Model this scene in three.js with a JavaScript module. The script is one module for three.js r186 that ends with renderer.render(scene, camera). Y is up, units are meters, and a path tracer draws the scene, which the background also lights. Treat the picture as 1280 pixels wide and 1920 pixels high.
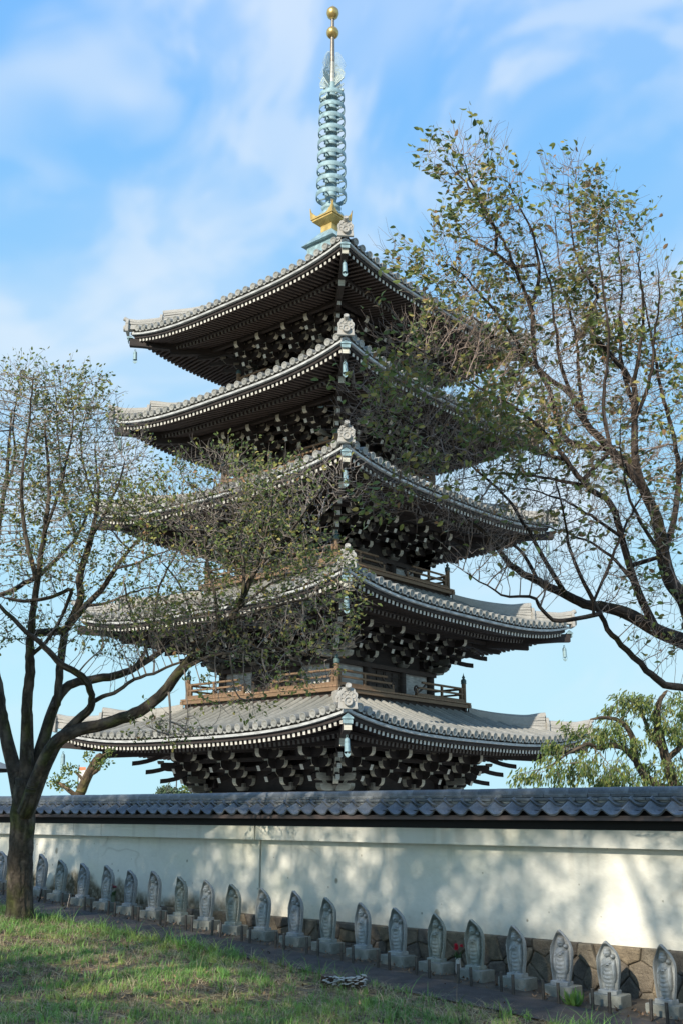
import * as THREE from 'three';
import { mergeGeometries } from 'three/addons/utils/BufferGeometryUtils.js';
import { RoundedBoxGeometry } from 'three/addons/geometries/RoundedBoxGeometry.js';

// ---------------------------------------------------------------- camera, sky, sun, exposure
const scene = new THREE.Scene();
const YAW = Math.PI / 4 + 0.072;
const camera = new THREE.PerspectiveCamera(51.28, 682 / 1024, 0.1, 2000);
camera.position.set(22.571, 2.0, 25.431);
camera.lookAt(22.571 - Math.cos(YAW) * Math.cos(0.2785), 2.0 + Math.sin(0.2785), 25.431 - Math.sin(YAW) * Math.cos(0.2785));
camera.rotateZ(0.0049);

const renderer = new THREE.WebGLRenderer({ antialias: true });
renderer.toneMapping = THREE.LinearToneMapping;
renderer.toneMappingExposure = 1.6;
renderer.shadowMap.enabled = true;

const SUN_DIR = new THREE.Vector3(0.17, 0.51, 1).normalize();
const sun = new THREE.DirectionalLight(new THREE.Color(1.0, 0.9, 0.75), 3.4);
sun.position.copy(SUN_DIR).multiplyScalar(60).add(new THREE.Vector3(8, 5, 8));
sun.target.position.set(8, 5, 8);
sun.castShadow = true;
sun.shadow.mapSize.set(4096, 4096);
Object.assign(sun.shadow.camera, { left: -35, right: 35, top: 35, bottom: -35, near: 1, far: 140 });
scene.add(sun, sun.target);

// deterministic noise ------------------------------------------------------
function mulberry(a) { return () => { a |= 0; a = (a + 0x6d2b79f5) | 0; let t = Math.imul(a ^ (a >>> 15), 1 | a); t = (t + Math.imul(t ^ (t >>> 7), 61 | t)) ^ t; return ((t ^ (t >>> 14)) >>> 0) / 4294967296; }; }
const clamp = (v, a = 0, b = 1) => Math.min(b, Math.max(a, v));
const smooth = (a, b, v) => { const t = clamp((v - a) / (b - a)); return t * t * (3 - 2 * t); };
const mix = (a, b, t) => a + (b - a) * t;
const hash3 = (x, y, z) => { let h = Math.imul(x, 374761393) ^ Math.imul(y, 668265263) ^ Math.imul(z, 1440662683); h = Math.imul(h ^ (h >>> 13), 1274126177); return ((h ^ (h >>> 16)) >>> 0) / 4294967296; };
function vnoise(x, y, z, px = 0, py = 0) {
  const xi = Math.floor(x), yi = Math.floor(y), zi = Math.floor(z), f = (t) => t * t * (3 - 2 * t);
  const u = f(x - xi), v = f(y - yi), w = f(z - zi), W = (a) => (px ? ((a % px) + px) % px : a), V = (a) => (py ? ((a % py) + py) % py : a);
  let r = 0;
  for (let i = 0; i < 2; i++) for (let j = 0; j < 2; j++) for (let k = 0; k < 2; k++) r += (i ? u : 1 - u) * (j ? v : 1 - v) * (k ? w : 1 - w) * hash3(W(xi + i), V(yi + j), zi + k);
  return r;
}
function fbm(x, y, z, o = 4, px = 0, py = 0) { let a = 0.5, s = 0, n = 0; for (let i = 0; i < o; i++) { s += a * vnoise(x, y, z + i * 17, px, py); n += a; a *= 0.5; x *= 2; y *= 2; z *= 2; px *= 2; py *= 2; } return s / n; }
const lin = (c) => { c /= 255; return c <= 0.04045 ? c / 12.92 : ((c + 0.055) / 1.055) ** 2.4; };

// the sky: air brightening to the horizon, thin drawn-out cloud -----------
{
  const w = 2048, h = 1024, d = new Float32Array(w * h * 4);
  const stops = [[-90, 160, 195, 210], [-2, 196, 240, 255], [5, 194, 240, 255], [12, 182, 231, 255], [20, 162, 217, 254], [30, 140, 202, 254], [42, 122, 188, 255], [60, 106, 172, 252], [90, 84, 148, 240]].map((s) => [s[0], lin(s[1]), lin(s[2]), lin(s[3])]);
  const cloud = [lin(232), lin(244), lin(255)];
  for (let j = 0; j < h; j++) {
    const el = ((j + 0.5) / h - 0.5) * 180, er = el * Math.PI / 180;
    let k = 0; while (k < stops.length - 2 && el > stops[k + 1][0]) k++;
    const A = stops[k], B = stops[k + 1], t = clamp((el - A[0]) / (B[0] - A[0]));
    for (let i = 0; i < w; i++) {
      const az = ((i + 0.5) / w) * 2 * Math.PI, ce = Math.cos(er), X = Math.cos(az) * ce, Y = Math.sin(er), Z = Math.sin(az) * ce;
      let c = 0;
      if (el > -3) {
        const wx = fbm(X * 2.6 + 3, Y * 3.4 + 7, Z * 2.6, 3) - 0.5, wy = fbm(X * 2.6 + 31, Y * 3.4 + 1, Z * 2.6 + 5, 3) - 0.5;
        const s = fbm(X * 3.6 + wx * 2.4 + 11, Y * 6 + wy * 2.6 + X * 1.8, Z * 3.6 + wy * 2.2 + 3, 4);
        const f2 = fbm(X * 9 + wy * 9, Y * 24 + X * 7 + wx * 6 + 3, Z * 9 + wx * 9, 5);
        c = (smooth(0.34, 0.66, s) * 0.45 + smooth(0.4, 0.68, f2) * smooth(0.26, 0.52, s) * 0.5) * 0.74 * smooth(-2, 16, el);
      }
      const o = (j * w + i) * 4;
      for (let q = 0; q < 3; q++) d[o + q] = mix(mix(A[q + 1], B[q + 1], t), cloud[q], c) / 1.6;
      d[o + 3] = 1;
    }
  }
  const t = new THREE.DataTexture(d, w, h, THREE.RGBAFormat, THREE.FloatType);
  t.mapping = THREE.EquirectangularReflectionMapping; t.magFilter = THREE.LinearFilter; t.needsUpdate = true;
  scene.background = t; scene.environment = t;
}

// ---------------------------------------------------------------- helpers
const taken = new Map();
const numbered = (n) => { const k = taken.get(n) || 0; taken.set(n, k + 1); return k ? `${n}_${String(k).padStart(3, '0')}` : n; };
function mesh(name, geo, mat, parent) { const m = new THREE.Mesh(geo, mat); m.name = parent === scene ? numbered(name) : name; m.castShadow = m.receiveShadow = true; parent.add(m); return m; }
function group(name, parent = scene) { const g = new THREE.Group(); g.name = parent === scene ? numbered(name) : name; parent.add(g); return g; }
function tag(o, label, category, grp, kind) { o.userData = { label, category }; if (grp) o.userData.group = grp; if (kind) o.userData.kind = kind; return o; }
const stuff = (o) => { o.userData.kind = 'stuff'; return o; };
const M4 = () => new THREE.Matrix4();
const ORD = ['first', 'second', 'third', 'fourth', 'fifth', 'sixth', 'seventh', 'eighth', 'ninth', 'tenth', 'eleventh', 'twelfth', 'thirteenth', 'fourteenth', 'fifteenth', 'sixteenth', 'seventeenth', 'eighteenth', 'nineteenth', 'twentieth', 'twenty-first', 'twenty-second'];

// geometry with uv in metres from the dominant axis, and a vertex colour
function boxUV(g) {
  const p = g.attributes.position, n = g.attributes.normal, uv = new Float32Array(p.count * 2);
  for (let i = 0; i < p.count; i++) {
    const x = Math.abs(n.getX(i)), y = Math.abs(n.getY(i)), z = Math.abs(n.getZ(i));
    if (y >= x && y >= z) { uv[2 * i] = p.getX(i); uv[2 * i + 1] = p.getZ(i); } else if (x >= z) { uv[2 * i] = p.getZ(i); uv[2 * i + 1] = p.getY(i); } else { uv[2 * i] = p.getX(i); uv[2 * i + 1] = p.getY(i); }
  }
  g.setAttribute('uv', new THREE.BufferAttribute(uv, 2)); return g;
}
function prep(g, color, paint) {
  g = g.index ? g.toNonIndexed() : g;
  if (!g.attributes.normal) g.computeVertexNormals();
  boxUV(g);
  for (const k of Object.keys(g.attributes)) if (!['position', 'normal', 'uv', 'color'].includes(k)) g.deleteAttribute(k);
  if (color) {
    const p = g.attributes.position, n = g.attributes.normal, c = new Float32Array(p.count * 3);
    for (let i = 0; i < p.count; i += 3) {
      const x = (p.getX(i) + p.getX(i + 1) + p.getX(i + 2)) / 3, y = (p.getY(i) + p.getY(i + 1) + p.getY(i + 2)) / 3, z = (p.getZ(i) + p.getZ(i + 1) + p.getZ(i + 2)) / 3;
      const q = (paint && paint(x, y, z, n.getX(i), n.getY(i), n.getZ(i))) || color;
      for (let k = 0; k < 3; k++) c.set(q, (i + k) * 3);
    }
    g.setAttribute('color', new THREE.BufferAttribute(c, 3));
  }
  return g;
}
const box = (w, h, d, x = 0, y = 0, z = 0, r = 0) => (r ? new RoundedBoxGeometry(w, h, d, 1, r) : new THREE.BoxGeometry(w, h, d)).translate(x, y, z);
const merge = (list) => mergeGeometries(list.map((g) => (g.index ? g.toNonIndexed() : g)), false);
const lathe = (pts, n = 16) => { let v = 0; for (let i = 1; i < pts.length; i++) v += (pts[i][0] ** 2 + pts[i - 1][0] ** 2) * (pts[i][1] - pts[i - 1][1]); return new THREE.LatheGeometry((v < 0 ? [...pts].reverse() : pts).map((p) => new THREE.Vector2(p[0], p[1])), n); };

// grid surface from a function (i, j) -> [x, y, z]
function surface(nu, nv, f, flip) {
  const pos = [], idx = [], uv = [];
  for (let j = 0; j <= nv; j++) for (let i = 0; i <= nu; i++) { pos.push(...f(i / nu, j / nv)); uv.push(i / nu, j / nv); }
  for (let j = 0; j < nv; j++) for (let i = 0; i < nu; i++) { const a = j * (nu + 1) + i, b = a + 1, c = a + nu + 1, d = c + 1; flip ? idx.push(a, c, b, b, c, d) : idx.push(a, b, c, b, d, c); }
  const g = new THREE.BufferGeometry();
  g.setAttribute('position', new THREE.Float32BufferAttribute(pos, 3)); g.setAttribute('uv', new THREE.Float32BufferAttribute(uv, 2)); g.setIndex(idx); g.computeVertexNormals();
  return g;
}
// a box-section bar following a list of points; side vector s, half-width hw, from y0 to y1 about each point
function sweepBar(pts, side, hw, y0, y1) {
  const pos = [], idx = [];
  pts.forEach((p) => { for (const [a, b] of [[-1, y0], [1, y0], [1, y1], [-1, y1]]) pos.push(p[0] + side[0] * hw * a, p[1] + b, p[2] + side[1] * hw * a); });
  const n = pts.length;
  for (let i = 0; i < n - 1; i++) for (let k = 0; k < 4; k++) { const a = i * 4 + k, b = i * 4 + (k + 1) % 4, c = a + 4, d = b + 4; idx.push(a, c, b, b, c, d); }
  idx.push(0, 1, 2, 0, 2, 3); const e = (n - 1) * 4; idx.push(e, e + 2, e + 1, e, e + 3, e + 2);
  const a = pts[0], b = pts[n - 1], up = (b[2] - a[2]) * side[0] - (b[0] - a[0]) * side[1];
  if (up > 0) for (let i = 0; i < idx.length; i += 3) { const t = idx[i]; idx[i] = idx[i + 1]; idx[i + 1] = t; }
  const q = new THREE.BufferGeometry(); q.setAttribute('position', new THREE.Float32BufferAttribute(pos, 3)); q.setIndex(idx);
  const f = q.toNonIndexed(); f.computeVertexNormals(); return f;
}

// ---------------------------------------------------------------- textures and materials
function noiseTex(size, f, srgb = true) {
  const d = new Uint8Array(size * size * 4);
  for (let j = 0; j < size; j++) for (let i = 0; i < size; i++) { const c = f(i / size, j / size), o = (j * size + i) * 4; for (let k = 0; k < 3; k++) d[o + k] = clamp(Array.isArray(c) ? c[k] : c) * 255; d[o + 3] = 255; }
  const t = new THREE.DataTexture(d, size, size); t.wrapS = t.wrapT = THREE.RepeatWrapping; t.magFilter = THREE.LinearFilter; t.minFilter = THREE.LinearMipmapLinearFilter; t.generateMipmaps = true;
  if (srgb) t.colorSpace = THREE.SRGBColorSpace; t.needsUpdate = true; return t;
}
const rep = (t, x, y = x) => { const c = t.clone(); c.repeat.set(x, y); c.needsUpdate = true; return c; };
const T = {};
T.grain = noiseTex(256, (u, v) => 0.85 + 0.3 * (fbm(u * 4, v * 48, 1, 3, 4, 48) - 0.5) + 0.3 * (fbm(u * 3, v * 3, 5, 3, 3, 3) - 0.5));
T.mottle = noiseTex(512, (u, v) => 0.87 + 0.36 * (fbm(u * 6, v * 6, 2, 5, 6, 6) - 0.5) + 0.18 * (fbm(u * 60, v * 60, 9, 2, 60, 60) - 0.5));
T.fine = noiseTex(512, (u, v) => 0.9 + 0.16 * (fbm(u * 4, v * 4, 2, 4, 4, 4) - 0.5) + 0.1 * (fbm(u * 40, v * 40, 9, 3, 40, 40) - 0.5));
T.speckle = noiseTex(512, (u, v) => 0.87 + 0.4 * (vnoise(u * 170, v * 170, 3, 170, 170) - 0.5) * vnoise(u * 90, v * 90, 7, 90, 90) + 0.3 * (fbm(u * 5, v * 5, 12, 4, 5, 5) - 0.5));
T.bump = noiseTex(512, (u, v) => fbm(u * 24, v * 24, 4, 4, 24, 24), false);
T.bark = noiseTex(512, (u, v) => { const r = Math.abs(fbm(u * 10, v * 5, 3, 4, 10, 5) - 0.5) * 2; return clamp(0.25 + r * 1.5 + 0.25 * (fbm(u * 40, v * 50, 8, 2, 40, 50) - 0.5)); }, false);
T.barkc = noiseTex(512, (u, v) => { const r = Math.abs(fbm(u * 10, v * 5, 3, 4, 10, 5) - 0.5) * 2, m = smooth(0.5, 0.72, fbm(u * 4, v * 3, 21, 4, 4, 3)), b = 0.5 + 0.55 * r + 0.2 * (fbm(u * 40, v * 50, 8, 2, 40, 50) - 0.5); return [mix(b, b * 0.95, m), mix(b * 0.95, b * 1.0, m), mix(b * 0.9, b * 0.66, m)]; });
const std = (o) => new THREE.MeshStandardMaterial(o);
const rgb = (r, g, b) => new THREE.Color().setRGB(r, g, b);
const M = {
  wood: std({ vertexColors: true, map: rep(T.grain, 1.5, 1.5), roughness: 0.78 }),
  copper: std({ color: rgb(0.37, 0.55, 0.6), map: rep(T.mottle, 1.3), roughness: 0.6, metalness: 0.1 }),
  copperPale: std({ color: rgb(0.6, 0.72, 0.7), map: rep(T.mottle, 1.3), roughness: 0.5, metalness: 0.15 }),
  copperDark: std({ color: rgb(0.14, 0.24, 0.25), map: rep(T.mottle, 1.3), roughness: 0.6, metalness: 0.1 }),
  gold: std({ color: rgb(0.78, 0.57, 0.22), map: rep(T.mottle, 1), roughness: 0.38, metalness: 0.75 }),
  goldBox: std({ color: rgb(0.72, 0.52, 0.18), map: rep(T.mottle, 1), roughness: 0.5, metalness: 0.3 }),
  tile: [0, 1, 2].map((i) => std({ color: rgb(0.335 + i * 0.045, 0.34 + i * 0.043, 0.315 + i * 0.04), map: rep(T.fine, 0.7 + i * 0.2), roughness: 0.55, bumpMap: rep(T.bump, 2), bumpScale: 0.004 })),
  tilePale: std({ color: rgb(0.53, 0.515, 0.475), map: rep(T.fine, 1.1), roughness: 0.7, bumpMap: rep(T.bump, 3), bumpScale: 0.006 }),
  white: std({ color: rgb(0.78, 0.78, 0.75), map: rep(T.mottle, 0.35), roughness: 0.9 }),
  blackWood: std({ color: rgb(0.018, 0.016, 0.016), map: rep(T.grain, 1), roughness: 0.7 }),
  granite: [[0.50, 0.54, 0.55], [0.44, 0.485, 0.465], [0.53, 0.56, 0.555], [0.43, 0.47, 0.42], [0.47, 0.5, 0.52]].map((c, i) => std({ color: rgb(...c), map: rep(T.speckle, 2.2 + i * 0.3), roughness: 0.85, bumpMap: rep(T.bump, 9), bumpScale: 0.003 })),
  steel: std({ color: rgb(0.17, 0.155, 0.145), map: rep(T.mottle, 3), roughness: 0.42, metalness: 0.7 }),
};
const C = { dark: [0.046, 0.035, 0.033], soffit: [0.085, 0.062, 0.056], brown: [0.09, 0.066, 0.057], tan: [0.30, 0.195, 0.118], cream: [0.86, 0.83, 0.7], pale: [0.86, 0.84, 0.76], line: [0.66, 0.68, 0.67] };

// ---------------------------------------------------------------- ground, path, statue strip
const groundY = (x, z) => {
  const slope = 0.02 + 0.055 * (17.2 - clamp(x, -6, 27));
  if (z < 13.2) return mix(slope, 0.45, smooth(13.2, 12, z));
  const rough = smooth(15.35, 15.8, z) * smooth(60, 40, z) * ((fbm(x * 0.9, z * 0.9, 1, 3) - 0.5) * 0.12 + (fbm(x * 5, z * 5, 3, 2) - 0.5) * 0.035);
  return slope + rough + 0.55 * smooth(18.5, 27, z);
};
{
  const span = (a, b, s) => Array.from({ length: Math.round((b - a) / s) + 1 }, (_, i) => a + i * s);
  const xs = [-900, -300, -120, -60, -30, -15, ...span(-6, 26, 0.16), 30, 40, 70, 140, 300, 900], zs = [-900, -300, -120, -60, -30, -10, 0, 8, 11, 12.4, ...span(13.2, 27, 0.16), 30, 36, 45, 60, 120, 300, 900];
  const g = surface(xs.length - 1, zs.length - 1, (u, v) => { const x = xs[Math.round(u * (xs.length - 1))], z = zs[Math.round(v * (zs.length - 1))]; return [x, groundY(x, z), z]; }, true);
  const p = g.attributes.position, uv = g.attributes.uv; for (let i = 0; i < p.count; i++) uv.setXY(i, p.getX(i) / 3, p.getZ(i) / 3);
  const soil = noiseTex(1024, (u, v) => {
    const a = fbm(u * 5, v * 5, 2, 5, 5, 5), b = fbm(u * 60, v * 60, 6, 3, 60, 60), s = smooth(0.42, 0.66, fbm(u * 14, v * 14, 30, 4, 14, 14)), st = smooth(0.6, 0.72, fbm(u * 20, v * 120, 40, 2, 20, 120)) + smooth(0.6, 0.72, fbm(u * 120, v * 20, 44, 2, 120, 20));
    const k = 0.75 + 0.7 * (b - 0.5) + 0.4 * (a - 0.5);
    return [k * mix(0.40, 0.58, s) + st * 0.16, k * mix(0.335, 0.50, s) + st * 0.14, k * mix(0.26, 0.34, s) + st * 0.08];
  });
  const m = mesh('ground', g, std({ map: soil, roughness: 1, bumpMap: rep(T.bump, 2), bumpScale: 0.03 }), scene);
  tag(m, 'sloping grassy ground of soil and dry straw', 'ground', null, 'structure');
  const strip = (name, z0, z1, dy, mat, label, cat) => {
    const s = surface(190, 10, (u, v) => { const x = mix(-1, 24, u), z = mix(z0, z1, v) + (v === 1 ? 0.05 * (fbm(x * 1.7, 4, 2, 3) - 0.5) : 0); return [x, groundY(x, 14.6) + dy + 0.008 * (fbm(x * 3, z * 3, 5, 2) - 0.5), z]; }, true);
    boxUV(s); tag(mesh(name, s, mat, scene), label, cat, null, 'structure');
  };
  strip('path', 14.47, 15.36, 0.016, std({ color: rgb(0.092, 0.082, 0.078), map: rep(T.speckle, 1.6), roughness: 0.95, bumpMap: rep(T.bump, 8), bumpScale: 0.006 }), 'narrow dark asphalt path running along the wall', 'path');
  strip('statue_bed', 13.1, 14.50, 0.006, std({ color: rgb(0.17, 0.145, 0.115), map: rep(T.mottle, 1.2), roughness: 1, bumpMap: rep(T.bump, 7), bumpScale: 0.02 }), 'brown earth bed at the foot of the wall under the statues', 'earth');
}

// pale gravel court round the pagoda, behind the wall
{
  const g = boxUV(surface(30, 20, (u, v) => { const x = mix(-40, 40, u), z = mix(-34, 12.9, v); return [x, Math.max(groundY(x, z), 0.45) + 0.02, z]; }, true));
  tag(mesh('courtyard', g, std({ color: rgb(0.58, 0.55, 0.48), map: rep(T.speckle, 1.3), roughness: 1, bumpMap: rep(T.bump, 6), bumpScale: 0.01 }), scene), 'pale gravel court behind the wall round the pagoda', 'courtyard', null, 'structure');
}

// ---------------------------------------------------------------- temple wall
{
  const wall = tag(group('temple_wall'), 'long white plastered temple wall with grey tiled coping and stone base', 'wall');
  const X0 = 0, X1 = 21, SEAM = 10.47, R = mulberry(5);
  // plaster with its own stains: moss and dirt along the foot where the earth is high
  const TW = 2048, TH = 256, d = new Uint8Array(TW * TH * 4), spots = [];
  for (let i = 0; i < 90; i++) spots.push([R() * 21, R() * 1.7, 0.006 + R() * 0.012]);
  spots.push([12.0, 1.12, 0.035], [13.75, 0.78, 0.05], [13.78, 0.72, 0.03], [5.2, 1.38, 0.05], [8.8, 1.3, 0.02]);
  for (let j = 0; j < TH; j++) for (let i = 0; i < TW; i++) {
    const x = i / TW * 21, y = j / TH * 1.7, o = (j * TW + i) * 4, ground = 0.02 + 0.055 * (17.2 - x);
    let k = 0.955 + 0.05 * (fbm(x * 1.1, y * 1.4, 3, 5) - 0.5) + 0.03 * (fbm(x * 14, y * 14, 8, 2) - 0.5), s = 0, yl = 0;
    const edge = fbm(x * 2.4, y * 2.2, 6, 4), speck = fbm(x * 22, y * 22, 4, 3);
    s = smooth(0.34, 0.08, (y - Math.max(ground, 0.52)) - (edge - 0.5) * 0.5 * smooth(12, 6, x)) * (0.35 + 0.9 * speck) * mix(0.12, 1, smooth(11.5, 8.0, x));
    { const st = smooth(0.6, 0.8, fbm(x * 9, y * 0.5, 60, 3)) * smooth(0.9, 1.7, y) * 0.12 * (0.5 + speck), ck = smooth(0.012, 0.0, Math.abs(fbm(x * 0.5 + 2, y * 0.9, 70, 4) - 0.5)) * 0.12 * smooth(0.45, 0.6, vnoise(x * 0.7, y, 71)); s = clamp(s + st * 0.6 + ck); }
    yl = smooth(0.5, 0.75, fbm(x * 0.8, y * 1.1, 40, 4)) * 0.5;
    for (const q of spots) { const r = Math.hypot(x - q[0], (y - q[1]) * 0.8); if (r < q[2]) s = Math.max(s, 0.5 * (0.4 + speck) * (1 - (r / q[2]) ** 4)); }
    s = clamp(s);
    d[o] = 255 * clamp(mix(k, 0.36, s)); d[o + 1] = 255 * clamp(mix(k * 0.992, 0.32, s)); d[o + 2] = 255 * clamp(mix(k * (0.955 - yl * 0.05), 0.24, s)); d[o + 3] = 255;
  }
  const pt = new THREE.DataTexture(d, TW, TH); pt.colorSpace = THREE.SRGBColorSpace; pt.magFilter = THREE.LinearFilter; pt.wrapS = pt.wrapT = THREE.ClampToEdgeWrapping; pt.needsUpdate = true;
  const plaster = std({ color: rgb(0.9, 0.9, 0.875), map: pt, roughness: 0.92, bumpMap: rep(T.bump, 20, 2), bumpScale: 0.004 });
  const panelUV = (g) => { const p = g.attributes.position, uv = g.attributes.uv; for (let i = 0; i < p.count; i++) uv.setXY(i, p.getX(i) / 21, p.getY(i) / 1.7); return g; };
  const panel = (name, x0, x1, y0, y1, z0, z1, mat) => mesh(name, panelUV(box(x1 - x0, y1 - y0, z1 - z0, (x0 + x1) / 2, (y0 + y1) / 2, (z0 + z1) / 2)), mat, wall);
  panel('plaster_panel', X0, SEAM - 0.02, -0.3, 1.664, 13.0, 13.295, plaster); panel('plaster_panel', SEAM + 0.02, X1, -0.3, 1.664, 13.0, 13.295, plaster);
  panel('upper_band', X0, SEAM - 0.018, 1.663, 1.866, 12.95, 13.43, plaster); panel('upper_band', SEAM + 0.018, X1, 1.663, 1.866, 12.95, 13.43, plaster);
  mesh('joint_filler', box(0.06, 2.1, 0.2, SEAM, 0.81, 13.15), M.blackWood, wall);
  mesh('eave_beam', box(21, 0.155, 0.46, 10.5, 1.9435, 13.21), M.blackWood, wall);
  const fasciaM = std({ color: rgb(0.17, 0.13, 0.12), map: rep(T.grain, 1), roughness: 0.8 });
  mesh('fascia_board', box(21, 0.055, 0.03, 10.5, 2.0005, 13.625), fasciaM, wall);
  mesh('eave_soffit', box(21, 0.02, 0.3, 10.5, 2.012, 13.47), M.blackWood, wall);
  mesh('tile_bed', box(21, 0.07, 0.3, 10.5, 2.06, 13.42), M.blackWood, wall);
  mesh('mortar_bed', box(21, 0.14, 0.36, 10.5, 2.15, 13.25), M.white, wall);
  // S-curved pantiles, two courses
  const P = 0.265, prof = (t) => 0.03 - 0.075 * (0.5 - 0.5 * Math.cos(2 * Math.PI * (t + 0.07 * Math.sin(2 * Math.PI * t)))) ** 0.8;
  const tg = (() => {
    const n = 16, th = 0.022, L = 0.22, up = Math.atan2(0.085, 0.19), cs = Math.cos(up), sn = Math.sin(up), pos = [], idx = [];
    for (const s of [0, 1]) for (let i = 0; i <= n; i++) for (const t of [0, 1]) { const u = i / n * 1.07 - 0.035, y = prof(u) + (t ? 0 : -th), l = s * L; pos.push(u * P, y * cs + l * sn, -l * cs + y * sn); }
    const q = (s, i, t) => s * (n + 1) * 2 + i * 2 + t;
    for (let i = 0; i < n; i++) { idx.push(q(0, i, 1), q(0, i + 1, 1), q(1, i, 1), q(0, i + 1, 1), q(1, i + 1, 1), q(1, i, 1), q(0, i, 0), q(1, i, 0), q(0, i + 1, 0), q(0, i + 1, 0), q(1, i, 0), q(1, i + 1, 0), q(0, i, 0), q(0, i + 1, 0), q(0, i, 1), q(0, i + 1, 0), q(0, i + 1, 1), q(0, i, 1)); }
    for (const [i, w] of [[0, 0], [n, 1]]) { const f = [q(0, i, 0), q(0, i, 1), q(1, i, 0), q(0, i, 1), q(1, i, 1), q(1, i, 0)]; idx.push(...(w ? f.reverse() : f)); }
    const g = new THREE.BufferGeometry(); g.setAttribute('position', new THREE.Float32BufferAttribute(pos, 3)); g.setIndex(idx); const f = g.toNonIndexed(); f.computeVertexNormals(); return boxUV(f);
  })();
  const blue = [0, 1, 2, 3].map((i) => std({ color: rgb(0.155 + i * 0.032, 0.174 + i * 0.032, 0.192 + i * 0.031), map: rep(T.mottle, 1.2 + i * 0.25), roughness: 0.36 + i * 0.06, bumpMap: rep(T.bump, 3), bumpScale: 0.003 }));
  for (let i = 0; i * P < 21 - P; i++) for (const [z, y] of [[13.69, 2.083], [13.5, 2.2]]) {
    const t = mesh('pantile', tg, blue[Math.floor(R() * 4)], wall); t.position.set(i * P + (R() - 0.5) * 0.006, y + (R() - 0.5) * 0.008, z + (R() - 0.5) * 0.01); t.rotation.z = (R() - 0.5) * 0.014;
  }
  const ng = boxUV(new RoundedBoxGeometry(0.298, 0.038, 0.30, 1, 0.008)), ng2 = boxUV(new RoundedBoxGeometry(0.298, 0.042, 0.24, 1, 0.008));
  const cg = boxUV(new THREE.CylinderGeometry(0.078, 0.074, 0.262, 14, 1, false).rotateZ(Math.PI / 2));
  for (let i = 0; i < 70; i++) {
    const x = i * 0.302 + 0.12;
    let t = mesh('ridge_course_tile', ng, blue[Math.floor(R() * 4)], wall); t.position.set(x, 2.221 + (R() - 0.5) * 0.003, 13.32);
    t = mesh('ridge_course_tile', ng2, blue[Math.floor(R() * 4)], wall); t.position.set(x + 0.15, 2.264 + (R() - 0.5) * 0.003, 13.325);
  }
  for (let i = 0; i < 79; i++) { const t = mesh('ridge_cap_tile', cg, blue[Math.floor(R() * 4)], wall); t.position.set(i * 0.2655 + 0.05, 2.287 + (R() - 0.5) * 0.004, 13.33); t.rotation.z = 0.012 + (R() - 0.5) * 0.01; }
  mesh('rear_coping', box(21, 0.03, 0.45, 10.5, 2.1, 13.0).rotateX(0), blue[1], wall);
  // irregular base stones: Voronoi cells clipped to the band between earth and plaster
  const seeds = [], W0 = 6.2, W1 = 20;
  for (let r = 0; r < 4; r++) for (let i = 0; i < 50; i++) seeds.push([W0 - 0.4 + (i + (r % 2) * 0.5 + (R() - 0.5) * 1.1) * 0.29, 0.5 - r * 0.2 + (R() - 0.5) * 0.2]);
  const stoneM = [[0.30, 0.25, 0.185], [0.21, 0.18, 0.145], [0.34, 0.29, 0.215], [0.26, 0.225, 0.185], [0.35, 0.28, 0.19]].map((c, i) => std({ color: rgb(...c), map: rep(T.mottle, 1.4 + 0.3 * i), roughness: 0.95, bumpMap: rep(T.bump, 5), bumpScale: 0.02 }));
  const clip = (poly, a, b, c) => { const o = []; for (let i = 0; i < poly.length; i++) { const p = poly[i], q = poly[(i + 1) % poly.length], dp = a * p[0] + b * p[1] - c, dq = a * q[0] + b * q[1] - c; if (dp <= 0) o.push(p); if ((dp < 0 && dq > 0) || (dp > 0 && dq < 0)) { const t = dp / (dp - dq); o.push([p[0] + (q[0] - p[0]) * t, p[1] + (q[1] - p[1]) * t]); } } return o; };
  seeds.forEach((s, k) => {
    let poly = [[s[0] - 0.6, -0.3], [s[0] + 0.6, -0.3], [s[0] + 0.6, 0.585], [s[0] - 0.6, 0.585]];
    for (const t of seeds) { if (t === s) continue; const dx = t[0] - s[0], dy = t[1] - s[1], l = Math.hypot(dx, dy); if (l > 1.3) continue; poly = clip(poly, dx / l, dy / l, (dx * (s[0] + t[0]) / 2 + dy * (s[1] + t[1]) / 2) / l - 0.0035); if (poly.length < 3) return; }
    if (poly.length < 3) return;
    let area = 0; poly.forEach((p, i) => { const q = poly[(i + 1) % poly.length]; area += p[0] * q[1] - q[0] * p[1]; }); if (Math.abs(area) < 0.006) return;
    const top = Math.max(...poly.map((p) => p[1])); if (top < 0.02 + 0.055 * (17.2 - s[0])) return;
    const sh = new THREE.Shape(poly.map((p) => new THREE.Vector2(p[0], p[1])));
    const g = boxUV(new THREE.ExtrudeGeometry(sh, { depth: 0.16 + R() * 0.025, bevelEnabled: true, bevelThickness: 0.022, bevelSize: 0.022, bevelOffset: -0.022, bevelSegments: 3 }));
    const m = mesh('base_stone', g, stoneM[Math.floor(R() * 5)], wall); m.position.z = 13.185 + R() * 0.03; m.rotation.x = (R() - 0.5) * 0.03;
  });
  mesh('base_mortar', box(15, 0.88, 0.05, 13.4, 0.135, 13.325), std({ color: rgb(0.19, 0.165, 0.13), map: rep(T.mottle, 2), roughness: 1 }), wall);
}

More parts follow.
